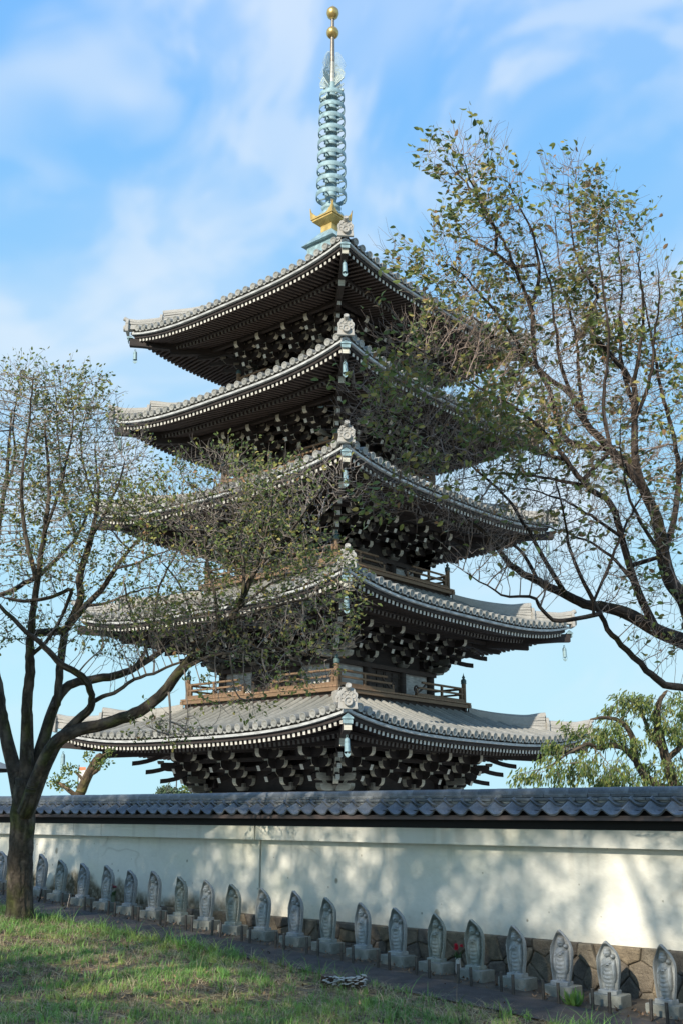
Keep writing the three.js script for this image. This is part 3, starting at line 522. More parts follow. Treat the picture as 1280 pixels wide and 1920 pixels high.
  ry.forEach((y, i) => {
    const r = mix(0.555, 0.465, i / 8), ring = group('ring', sp);
    mesh('band', boxUV(lathe([[r - 0.02, -0.09], [r, -0.09], [r + 0.005, 0], [r, 0.09], [r - 0.02, 0.09], [r - 0.022, 0], [r - 0.02, -0.09]], 40).translate(0, y, 0)), M.copper, ring);
    mesh('hub', boxUV(lathe([[0.16, -0.06], [0.215, -0.05], [0.225, 0.0], [0.215, 0.05], [0.16, 0.06]], 22).translate(0, y - 0.02, 0)), M.copper, ring);
    for (let a = 0; a < 4; a++) { const g = boxUV(box(0.025, 0.05, r - 0.2, 0, y - 0.02, (r + 0.2) / 2)); g.rotateY(a * Math.PI / 2 + 0.3); mesh('spoke', g, M.copperDark, ring); }
    for (let a = 0; a < 6; a++) { const g = boxUV(lathe([[0, 0.02], [0.022, 0], [0.03, -0.08], [0.042, -0.13], [0.0, -0.12]], 8).translate(0, y - 0.1, r * 0.84)); g.rotateY(a * Math.PI / 3 + 0.3); mesh('small_bell', g, M.copper, ring); }
  });
  mesh('upper_shaft', boxUV(new THREE.CylinderGeometry(0.095, 0.13, 1.45, 16).translate(0, 26.6, 0)), std({ color: rgb(0.62, 0.62, 0.56), map: rep(T.mottle, 1), roughness: 0.5, metalness: 0.3 }), sp);
  mesh('upper_shaft', boxUV(new THREE.CylinderGeometry(0.06, 0.095, 2.2, 14).translate(0, 28.3, 0)), std({ color: rgb(0.42, 0.37, 0.3), map: rep(T.mottle, 1), roughness: 0.4, metalness: 0.6 }), sp);
  // pierced flame ornament: four openwork wings
  const wing = (() => {
    const L = [], add = (pts, r) => L.push(prep(new THREE.TubeGeometry(new THREE.CatmullRomCurve3(pts.map((p) => new THREE.Vector3(p[0], p[1], 0))), 8, r, 4)));
    const bx = (w, h, x, y, a) => L.push(prep(box(w, h, 0.03).rotateZ(a).translate(x, y, 0)));
    bx(0.46, 0.045, 0.33, 26.36, 0.42); bx(0.42, 0.045, 0.33, 25.98, -0.32); bx(0.03, 0.5, 0.12, 26.1, 0);
    for (let i = 0; i < 12; i++) { const t = i / 11, x = 0.11 + t * 0.36, y = 26.22 + t * 0.2, H = 1.5 - 0.95 * t ** 1.6; add([[x, y], [x + 0.05 + 0.07 * t, y + 0.3 * H], [x + 0.01 + 0.02 * t, y + 0.6 * H], [x + 0.05 + 0.1 * t, y + H]], 0.009); add([[x, y + 0.1], [x + 0.09, y + 0.16 + 0.2 * H], [x + 0.02, y + 0.1 + 0.42 * H]], 0.007); }
    for (let i = 0; i < 2; i++) for (let j = 0; j < 3 - i; j++) L.push(prep(new THREE.TorusGeometry(0.045, 0.011, 4, 9).translate(0.17 + j * 0.11, 26.42 + i * 0.15 + j * 0.05, 0)));
    for (let j = 0; j < 4; j++) L.push(prep(new THREE.TorusGeometry(0.05, 0.014, 4, 9).translate(0.2 + j * 0.09, 26.1 + 0.02 * j, 0)), prep(lathe([[0, 0.04], [0.03, 0], [0.045, -0.12], [0, -0.12]], 7).translate(0.2 + j * 0.09, 26.0, 0)));
    return merge(L);
  })();
  for (let a = 0; a < 4; a++) { const w = mesh('flame_wing', wing, M.copperPale, sp); w.rotation.y = a * Math.PI / 2 + 0.1; }
  mesh('lower_gilt_ball', boxUV(new THREE.SphereGeometry(0.235, 24, 18).scale(1, 1.02, 1).translate(0, 28.67, 0)), M.gold, sp);
  mesh('jewel', boxUV(lathe([[0, 29.98], [0.012, 29.86], [0.03, 29.82], [0.14, 29.78], [0.22, 29.68], [0.236, 29.55], [0.19, 29.41], [0.1, 29.34], [0.08, 29.28]], 24)), M.gold, sp);
}
// wind bells hang from the corner rafters: things of their own -------------
{
  const body = boxUV(lathe([[0, 0], [0.045, -0.015], [0.075, -0.05], [0.082, -0.1], [0.088, -0.34], [0.096, -0.36], [0.08, -0.36], [0.07, -0.1], [0, -0.06]], 8));
  const hook = boxUV(new THREE.TorusGeometry(0.03, 0.009, 5, 10).translate(0, 0.03, 0));
  const cl = new THREE.Shape(); cl.moveTo(-0.02, 0); cl.lineTo(0.02, 0); cl.lineTo(0.03, -0.06); cl.quadraticCurveTo(0.1, -0.06, 0.09, 0.0); cl.quadraticCurveTo(0.12, -0.1, 0, -0.15); cl.quadraticCurveTo(-0.12, -0.1, -0.09, 0); cl.quadraticCurveTo(-0.1, -0.06, -0.03, -0.06); cl.closePath();
  const clap = boxUV(new THREE.ExtrudeGeometry(cl, { depth: 0.012, bevelEnabled: false }).translate(0, -0.36, -0.006));
  const where = ['lowest', 'second', 'middle', 'fourth', 'topmost'], side = ['near', 'right-hand', '', 'left-hand'];
  for (const b of bells) {
    const g = group('wind_bell'); g.position.copy(b.p).add(new THREE.Vector3(0, -0.16, 0)); g.rotation.y = Math.PI / 4; g.rotation.z = 0.03; g.scale.set(0.78, 0.92, 0.78);
    mesh('bell_body', body, M.copper, g); mesh('hook', hook, M.copperDark, g); mesh('clapper', clap, M.copper, g);
    tag(g, `verdigris wind bell under the ${side[b.q]} corner of the ${where[b.k]} pagoda roof`, 'wind bell', 'wind bells on the pagoda');
  }
}

// ---------------------------------------------------------------- stone statues along the wall
const bedY = (x) => groundY(x, 14.6) + 0.006;
{
  const H = 0.53, wd = (t) => (t < 0.6 ? mix(0.09, 0.123, Math.sin(t / 0.6 * Math.PI / 2)) : 0.123 * (1 - ((t - 0.6) / 0.4) ** 1.75));
  const tipZ = (t) => 0.045 * smooth(0.72, 1, t) ** 1.5;
  const front = surface(28, 44, (a, t) => { const A = a * 2 - 1, e = Math.max(smooth(0.8, 0.9, Math.abs(A)), smooth(0.89, 0.95, t), smooth(0.07, 0.03, t)); const soft = 1 - 0.35 * smooth(0.92, 1, Math.abs(A)); return [A * wd(t), t * H, mix(-0.006 - 0.01 * (1 - A * A), 0.03, e) * soft + tipZ(t)]; });
  const back = surface(14, 22, (a, t) => { const A = a * 2 - 1; return [A * wd(t) * 1.0, t * H, -0.02 - 0.05 * Math.sqrt(Math.max(0, 1 - A * A)) * Math.sqrt(Math.max(0, wd(t)) / 0.123) + tipZ(t)]; }, true);
  const sides = [-1, 1].map((sx) => surface(1, 44, (a, t) => [sx * wd(t), t * H, mix(0.03 * 0.65, -0.02, a) + tipZ(t)], sx < 0));
  const steleG = boxUV(merge([front, back, ...sides].map((g) => g.toNonIndexed())));
  const keepRelief = (g) => { const a = g.attributes.position.array, o = []; for (let i = 0; i < a.length; i += 9) if (Math.max(a[i + 2], a[i + 5], a[i + 8]) > -0.025) for (let k = 0; k < 9; k++) o.push(a[i + k]); const h = new THREE.BufferGeometry(); h.setAttribute('position', new THREE.Float32BufferAttribute(o, 3)); h.computeVertexNormals(); return h; };
  // monk in relief: robe, joined hands, head with a band, child at the shoulder
  const el = (x, y, cx, cy, rx, ry, d) => { const q = ((x - cx) / rx) ** 2 + ((y - cy) / ry) ** 2; return q < 1 ? d * Math.sqrt(1 - q) : -0.03; };
  const relief = (x, y) => {
    let h = Math.max(
      el(x, y, -0.004, 0.402, 0.034, 0.05, 0.06), el(x, y, -0.004, 0.432, 0.03, 0.03, 0.056), el(x, y, 0.046, 0.372, 0.022, 0.026, 0.042),
      el(x, y, 0, 0.29, 0.062, 0.085, 0.05), el(x, y, 0, 0.17, 0.058, 0.17, 0.05), el(x, y, -0.055, 0.215, 0.02, 0.12, 0.045), el(x, y, 0.055, 0.225, 0.02, 0.12, 0.045),
      el(x, y, 0.008, 0.292, 0.03, 0.02, 0.066), el(x, y, 0.028, 0.31, 0.016, 0.022, 0.06), el(x, y, -0.024, 0.036, 0.02, 0.022, 0.06), el(x, y, 0.024, 0.036, 0.02, 0.022, 0.06));
    if (h > 0) {
      const r = Math.hypot(x, (y - 0.33) * 0.8);
      if (y < 0.265 && y > 0.05) h += 0.0024 * Math.sin(r * 190) * smooth(0.06, 0.02, Math.abs(x));
      if (Math.abs(y - 0.405) < 0.006 && y > 0.39) h += 0.006;
      if (Math.abs(x + 0.018) < 0.007 && Math.abs(y - 0.395) < 0.005) h -= 0.006; if (Math.abs(x - 0.01) < 0.007 && Math.abs(y - 0.395) < 0.005) h -= 0.006;
      h += el(x, y, -0.004, 0.383, 0.007, 0.015, 0.012) > 0 ? 0.008 : 0;
      if (Math.abs(y - 0.3 - x * 0.8) < 0.006 && y < 0.34) h -= 0.006;
    }
    return h;
  };
  const figureG = boxUV(keepRelief(surface(46, 110, (a, t) => { const x = mix(-0.099, 0.099, a), y = mix(0.012, 0.475, t); return [x, y, relief(x / 1.12, y) * 1.45 - 0.01 - 0.008 * (1 - (x / 0.12) ** 2)]; }).toNonIndexed()));
  const footG = boxUV(new RoundedBoxGeometry(0.2, 0.05, 0.14, 1, 0.012).translate(0, 0.012, 0.0)), baseG = boxUV(new RoundedBoxGeometry(0.37, 0.14, 0.26, 2, 0.01).translate(0, 0.012, 0));
  const R = mulberry(9);
  // worn white-painted strokes cut into the border
  const strokes = [];
  for (const [sx, n, y0, y1] of [[1, 9, 0.1, 0.40], [-1, 5, 0.16, 0.36]]) for (let i = 0; i < n; i++) {
    const y = mix(y1, y0, i / (n - 1)), x = sx * wd(y / H) * 0.93, z = 0.031 + tipZ(y / H);
    for (let k = 0; k < 3; k++) { const l = 0.004 + R() * 0.006; strokes.push(prep(box(l, 0.002, 0.0015).rotateZ(R() * 3.1).translate(x + (R() - 0.5) * 0.01, y + (R() - 0.5) * 0.016, z))); }
  }
  const inscG = merge(strokes), inscM = std({ color: rgb(0.56, 0.57, 0.54), roughness: 0.95 });
  const xs = [17.215, 16.575, 15.995, 15.42, 14.84, 14.26, 13.67, 13.085, 12.49, 11.89, 11.275, 10.675, 10.105, 9.52, 8.89, 8.31, 7.705, 7.08, 6.43, 5.82, 5.2, 4.58];
  const notes = ['', ' near a leafy weed', ' left of the leafy weed', ' with its shadow on the stones', ' just right of the red flowers', ' just left of the red flowers', '', '', ' behind the fungus-covered stump', '', ' ', ' below the wall joint', '', '', '', '', ' with pink flowers at its side', '', '', ' just right of the tree trunk', ' behind the tree trunk', ' at the left edge of the picture'];
  const standM = std({ color: rgb(0.33, 0.345, 0.31), map: rep(T.speckle, 3), roughness: 0.95, bumpMap: rep(T.bump, 9), bumpScale: 0.004 });
  const postG = boxUV(new THREE.CylinderGeometry(0.018, 0.018, 0.26, 12).translate(0, 0.07, 0)), capG = boxUV(new THREE.CylinderGeometry(0.0195, 0.0195, 0.008, 12).translate(0, 0.204, 0));
  xs.forEach((x, i) => {
    const s = group('stone_statue'); s.position.set(x, bedY(x) + 0.034, 14.02 + (R() - 0.5) * 0.03); s.rotation.y = (R() - 0.5) * 0.12;
    const g = M.granite[Math.floor(R() * 5)];
    const st = mesh('plinth', baseG, standM, s); st.rotation.y = (R() - 0.5) * 0.06;
    const top = group('figure_stone', s); top.position.set(0, 0.086, 0.0); top.rotation.set((R() - 0.5) * 0.06 - 0.02, (R() - 0.5) * 0.08, (R() - 0.5) * 0.06); top.scale.set(1.0 + R() * 0.1, 1.0 + R() * 0.11, 1.0 + R() * 0.12);
    mesh('stele', steleG, g, top); mesh('monk_figure', figureG, g, top); mesh('stele_foot', footG, g, top); stuff(mesh('inscription', inscG, inscM, top));
    tag(s, `${ORD[i]} pointed grey stone monk statue from the right${notes[i].trim() ? notes[i] : ''}`, 'statue', 'stone statues along the wall');
    if (x > 4.4) [0.035, 0.235].forEach((o, j) => {
      const p = group('metal_post'), px = x + o + (R() - 0.5) * 0.05; p.position.set(px, groundY(px, 14.6) + 0.01, 14.45 + (j ? 0.035 : 0) + (R() - 0.5) * 0.02);
      p.rotation.set((R() - 0.5) * 0.06, R() * 3, (R() - 0.5) * 0.08 + (i === 18 && j === 0 ? -0.3 : 0) + (i === 17 && j ? -0.28 : 0));
      mesh('tube', postG, M.steel, p); mesh('cap', capG, M.steel, p);
      tag(p, `${j ? 'right' : 'left'} of two short steel tubes before the ${ORD[i]} statue from the right`, 'post', 'short steel posts before the statues');
    });
  });
}

// ---------------------------------------------------------------- flowers, weed, stump
const leafShape = (L, w, fold = 0.25, bend = 0.2) => { // a folded, drooping blade with pointed tip, along +y
  const pos = [], idx = [], n = 4;
  for (let i = 0; i <= n; i++) { const t = i / n, ww = w * Math.sin(Math.PI * Math.min(1, t * 0.92 + 0.08)) ** 0.8 * (i === n ? 0.05 : 1), y = t * L, z = -bend * L * t * t; pos.push(-ww / 2, y, z + fold * ww, 0, y, z, ww / 2, y, z + fold * ww); }
  for (let i = 0; i < n; i++) { const a = i * 3; idx.push(a, a + 1, a + 3, a + 1, a + 4, a + 3, a + 1, a + 2, a + 4, a + 2, a + 5, a + 4); }
  const g = new THREE.BufferGeometry(); g.setAttribute('position', new THREE.Float32BufferAttribute(pos, 3)); g.setIndex(idx); g.computeVertexNormals(); g.setAttribute('uv', new THREE.Float32BufferAttribute(new Float32Array(pos.length / 3 * 2), 2)); return g;
};
const placed = (g, p, rx, ry, rz, s = 1) => g.clone().applyMatrix4(M4().compose(new THREE.Vector3(...p), new THREE.Quaternion().setFromEuler(new THREE.Euler(rx, ry, rz, 'YXZ')), new THREE.Vector3(s, s, s)));
{
  const R = mulberry(31), leaf = leafShape(0.07, 0.035), petal = leafShape(0.032, 0.026, 0.1, -0.2);
  const green = std({ color: rgb(0.06, 0.12, 0.045), roughness: 0.7, side: THREE.DoubleSide });
  const bunch = (x, y, z, col, label, pot) => {
    const f = group('flower_vase'); f.position.set(x, bedY(x), z);
    const h = y - bedY(x);
    mesh('vase', boxUV(lathe([[0, 0], [0.034, 0], [0.038, 0.04], [0.03, h * 0.55], [0.036, h * 0.62], [0.03, h * 0.62], [0.026, 0.03], [0, 0.03]], 14)), pot, f);
    const L = [], P = [];
    for (let i = 0; i < 16; i++) L.push(placed(leaf, [0, h * (0.5 + 0.03 * i % 0.2), 0], 0.5 + R() * 0.7, R() * 6.3, 0));
    for (let b = 0; b < 6; b++) { const c = [(R() - 0.5) * 0.075, h + (R() - 0.5) * 0.06, (R() - 0.5) * 0.06]; for (let i = 0; i < 18; i++) P.push(placed(petal, c, 0.2 + (i % 3) * 0.45 + R() * 0.3, i * 2.4, 0)); }
    mesh('leaves', merge(L), green, f); mesh('blossoms', merge(P), std({ color: rgb(...col), roughness: 0.8, side: THREE.DoubleSide }), f);
    tag(f, label, 'flowers');
  };
  bunch(14.5, 0.47, 13.9, [0.55, 0.035, 0.07], 'red artificial flowers in a pale vase against the wall stones', std({ color: rgb(0.6, 0.6, 0.58), roughness: 0.5 }));
  bunch(7.83, 0.9, 13.98, [0.42, 0.12, 0.16], 'faded pink flowers beside a shaded statue near the tree', std({ color: rgb(0.12, 0.15, 0.1), roughness: 0.6 }));
  const w = []; for (let i = 0; i < 34; i++) w.push(placed(leafShape(0.12 + R() * 0.07, 0.04, 0.2, 0.5), [(R() - 0.5) * 0.1, 0, (R() - 0.5) * 0.08], 0.75 + R() * 0.65, R() * 6.3, 0));
  const wx = 16.35; tag(mesh('leafy_weed', merge(w).translate(wx, bedY(wx) - 0.005, 14.42), std({ color: rgb(0.12, 0.24, 0.05), roughness: 0.75, side: THREE.DoubleSide }), scene), 'green leafy weed growing at the path edge between two statues', 'plant');
  // cut stump with white bracket fungus
  const st = group('tree_stump'), sx = 14.15, sz = 15.62; st.position.set(sx, groundY(sx, sz), sz);
  const bark = std({ color: rgb(0.2, 0.15, 0.11), map: rep(T.barkc, 1, 1), bumpMap: rep(T.bark, 1, 1), bumpScale: 0.03, roughness: 1 });
  const rad = (a, y) => 0.25 + 0.03 * Math.sin(a * 3 + 1) + 0.02 * Math.sin(a * 7) + (0.12 - y) * 0.12;
  mesh('stump_side', surface(40, 5, (u, v) => { const a = -u * Math.PI * 2, y = v * 0.13 - 0.03; const r = rad(a, y) + 0.012 * (fbm(Math.cos(a) * 9 + 9, y * 20, Math.sin(a) * 9, 2) - 0.5); return [Math.cos(a) * r, y, Math.sin(a) * r * 0.8]; }), bark, st);
  mesh('cut_face', boxUV(surface(40, 6, (u, v) => { const a = -u * Math.PI * 2, r = rad(a, 0.1) * (1 - v); return [Math.cos(a) * r, 0.1 - 0.012 * v + 0.012 * (fbm(Math.cos(a) * r * 14 + 4, 2, Math.sin(a) * r * 14, 3) - 0.5), Math.sin(a) * r * 0.8]; })), std({ color: rgb(0.1, 0.085, 0.07), map: rep(T.mottle, 3), roughness: 1 }), st);
  const fg = []; for (let i = 0; i < 80; i++) { const a = -0.9 + R() * 2.9, y = 0.02 + R() * 0.09, top = R() < 0.25, r = rad(a, y) * (top ? 0.55 + R() * 0.45 : 1.0), s = 0.012 + R() * 0.022; fg.push(prep(new THREE.SphereGeometry(s, 7, 5, 0, Math.PI * 2, 0, 1.7).scale(1, 0.32, 1).translate(Math.cos(a) * r, top ? 0.1 : y, Math.sin(a) * r * 0.8))); }
  stuff(mesh('bracket_fungus', merge(fg), std({ color: rgb(0.46, 0.45, 0.41), roughness: 0.9 }), st));
  tag(st, 'low cut tree stump covered with white bracket fungus at the path edge', 'stump');
}

// ---------------------------------------------------------------- grass, straw, litter
{
  const R = mulberry(404), d = new THREE.Object3D(), col = new THREE.Color();
  const tuft = (n, hMin, hMax, w, spread, lean, seed) => {
    const r = mulberry(seed), pos = [], idx = [];
    for (let b = 0; b < n; b++) {
      const a = r() * 6.283, h = mix(hMin, hMax, r()), x0 = (r() - 0.5) * spread, z0 = (r() - 0.5) * spread, dx = Math.cos(a), dz = Math.sin(a), l = lean * (0.4 + r()), bw = w * (0.7 + r() * 0.6), o = pos.length / 3;
      for (let i = 0; i <= 3; i++) { const t = i / 3, ww = bw * (1 - t * t) * 0.5, q = l * t * t * h; pos.push(x0 + dx * q - dz * ww, h * t * (1 - 0.25 * l * t), z0 + dz * q + dx * ww, x0 + dx * q + dz * ww, h * t * (1 - 0.25 * l * t), z0 + dz * q - dx * ww); }
      for (let i = 0; i < 3; i++) { const q = o + i * 2; idx.push(q, q + 1, q + 2, q + 1, q + 3, q + 2); }
    }
    const g = new THREE.BufferGeometry(); g.setAttribute('position', new THREE.Float32BufferAttribute(pos, 3)); g.setIndex(idx); g.computeVertexNormals(); g.setAttribute('uv', new THREE.Float32BufferAttribute(new Float32Array(pos.length / 3 * 2), 2)); return g;
  };
  const blade = new THREE.MeshPhysicalMaterial({ color: 0xffffff, roughness: 0.75, side: THREE.DoubleSide, transmission: 0.3, thickness: 0 });
  const dry = std({ color: 0xffffff, roughness: 0.95, side: THREE.DoubleSide });
  const scatter = (name, geo, mat, n, pick, paint, label, cat) => {
    const spots = []; for (let i = 0; i < n * 6 && spots.length < n; i++) { const p = pick(); if (p) spots.push(p); }
    const m = new THREE.InstancedMesh(geo, mat, spots.length); m.name = numbered(name); m.castShadow = m.receiveShadow = true;
    spots.forEach(([x, z, s, y], i) => { d.position.set(x, y ?? groundY(x, z) - 0.004, z); d.rotation.set((R() - 0.5) * 0.3, R() * 6.3, (R() - 0.5) * 0.3); d.scale.set(s, s * (0.8 + R() * 0.4), s); d.updateMatrix(); m.setMatrixAt(i, d.matrix); const c = paint(x, z); col.setRGB(c[0], c[1], c[2]); m.setColorAt(i, col); });
    scene.add(m); tag(m, label, cat, null, 'stuff'); return m;
  };
  const edge = (x) => 15.34 + 0.12 * (fbm(x * 1.3, 3, 8, 3) - 0.5) * 2;
  const inView = (x, z) => x > 5.5 && x < 20 && z < 23.5;
  const area = () => [5.5 + R() * 13.5, 15.2 + R() * 7];
  const dens = (x, z) => smooth(0.42, 0.6, fbm(x * 1.1 + 5, z * 1.1, 14, 4));
  const greenOf = (x, z) => { const k = 0.75 + R() * 0.6, y = smooth(0.4, 0.7, fbm(x * 1.7, z * 1.7, 50, 2)) * 0.5 + R() * 0.25; return [k * mix(0.14, 0.32, y), k * mix(0.33, 0.38, y), k * mix(0.06, 0.085, y)]; };
  scatter('grass', tuft(9, 0.035, 0.11, 0.007, 0.07, 0.7, 1), blade, 11500, () => { const [x, z] = area(); return inView(x, z) && z > edge(x) && R() < 0.24 + dens(x, z) ? [x, z, 0.55 + R() * 0.65] : null; }, greenOf, 'short green grass of the sloping lawn', 'grass');
  scatter('tall_grass', tuft(5, 0.1, 0.25, 0.009, 0.07, 0.85, 2), blade, 620, () => { const [x, z0] = area(); const near = R() < 0.55, z = near ? edge(x) + Math.abs(R() - R()) * 0.5 : z0; return inView(x, z) && z > edge(x) && R() < (near ? 0.2 + dens(x, z) : dens(x, z) * 0.35) ? [x, z, 0.6 + R() * 0.65] : null; }, greenOf, 'taller tufts of grass along the path edge', 'grass');
  scatter('dry_straw', tuft(7, 0.08, 0.2, 0.005, 0.14, 2.6, 3), dry, 7200, () => { const [x, z] = area(); return inView(x, z) && z > edge(x) - 0.02 ? [x, z, 0.5 + R() * 0.6] : null; }, () => { const k = 0.7 + R() * 0.7; return [k * 0.38, k * 0.31, k * 0.19]; }, 'flattened dry straw between the grass', 'straw');
  scatter('dry_stems', tuft(2, 0.2, 0.42, 0.004, 0.05, 0.3, 4), dry, 130, () => { const [x, z] = area(); return inView(x, z) && z > edge(x) ? [x, z, 0.6 + R() * 0.5] : null; }, () => [0.34, 0.27, 0.16], 'thin dry stems standing in the lawn', 'straw');
  scatter('lawn_weeds', (() => { const r = mulberry(6), l = []; for (let i = 0; i < 9; i++) l.push(placed(leafShape(0.05 + r() * 0.05, 0.022, 0.2, 0.5), [0, 0.005, 0], 0.6 + r() * 0.8, r() * 6.3, 0)); return merge(l); })(), blade, 260, () => { const [x, z] = area(); return inView(x, z) && z > edge(x) ? [x, z, 0.5 + R() * 0.7] : null; }, () => { const k = 0.7 + R() * 0.5; return [k * 0.13, k * 0.22, k * 0.06]; }, 'low broad-leaved weeds scattered in the lawn', 'weeds');
  scatter('lawn_leaves', leafShape(0.05, 0.026, 0.3, 0.3).rotateX(1.3), dry, 700, () => { const [x, z] = area(); return inView(x, z) && z > edge(x) ? [x, z, 0.5 + R() * 0.8, groundY(x, z) + 0.02 + R() * 0.02] : null; }, () => { const k = 0.5 + R(); return [k * 0.26, k * 0.17, k * 0.08]; }, 'fallen brown leaves lying in the lawn', 'leaves');
  scatter('fallen_leaves', leafShape(0.045, 0.022, 0.3, 0.3).rotateX(1.3), dry, 620, () => { const x = 4 + R() * 14, z = R() < 0.75 ? 14.12 + Math.abs(R() - R()) * 0.42 : 13.4 + R() * 1.9; return [x, z, 0.5 + R() * 0.8, groundY(x, 14.6) + 0.022]; }, () => { const k = 0.5 + R(); return [k * 0.17, k * 0.11, k * 0.065]; }, 'small brown fallen leaves on the path and bed', 'leaves');
}

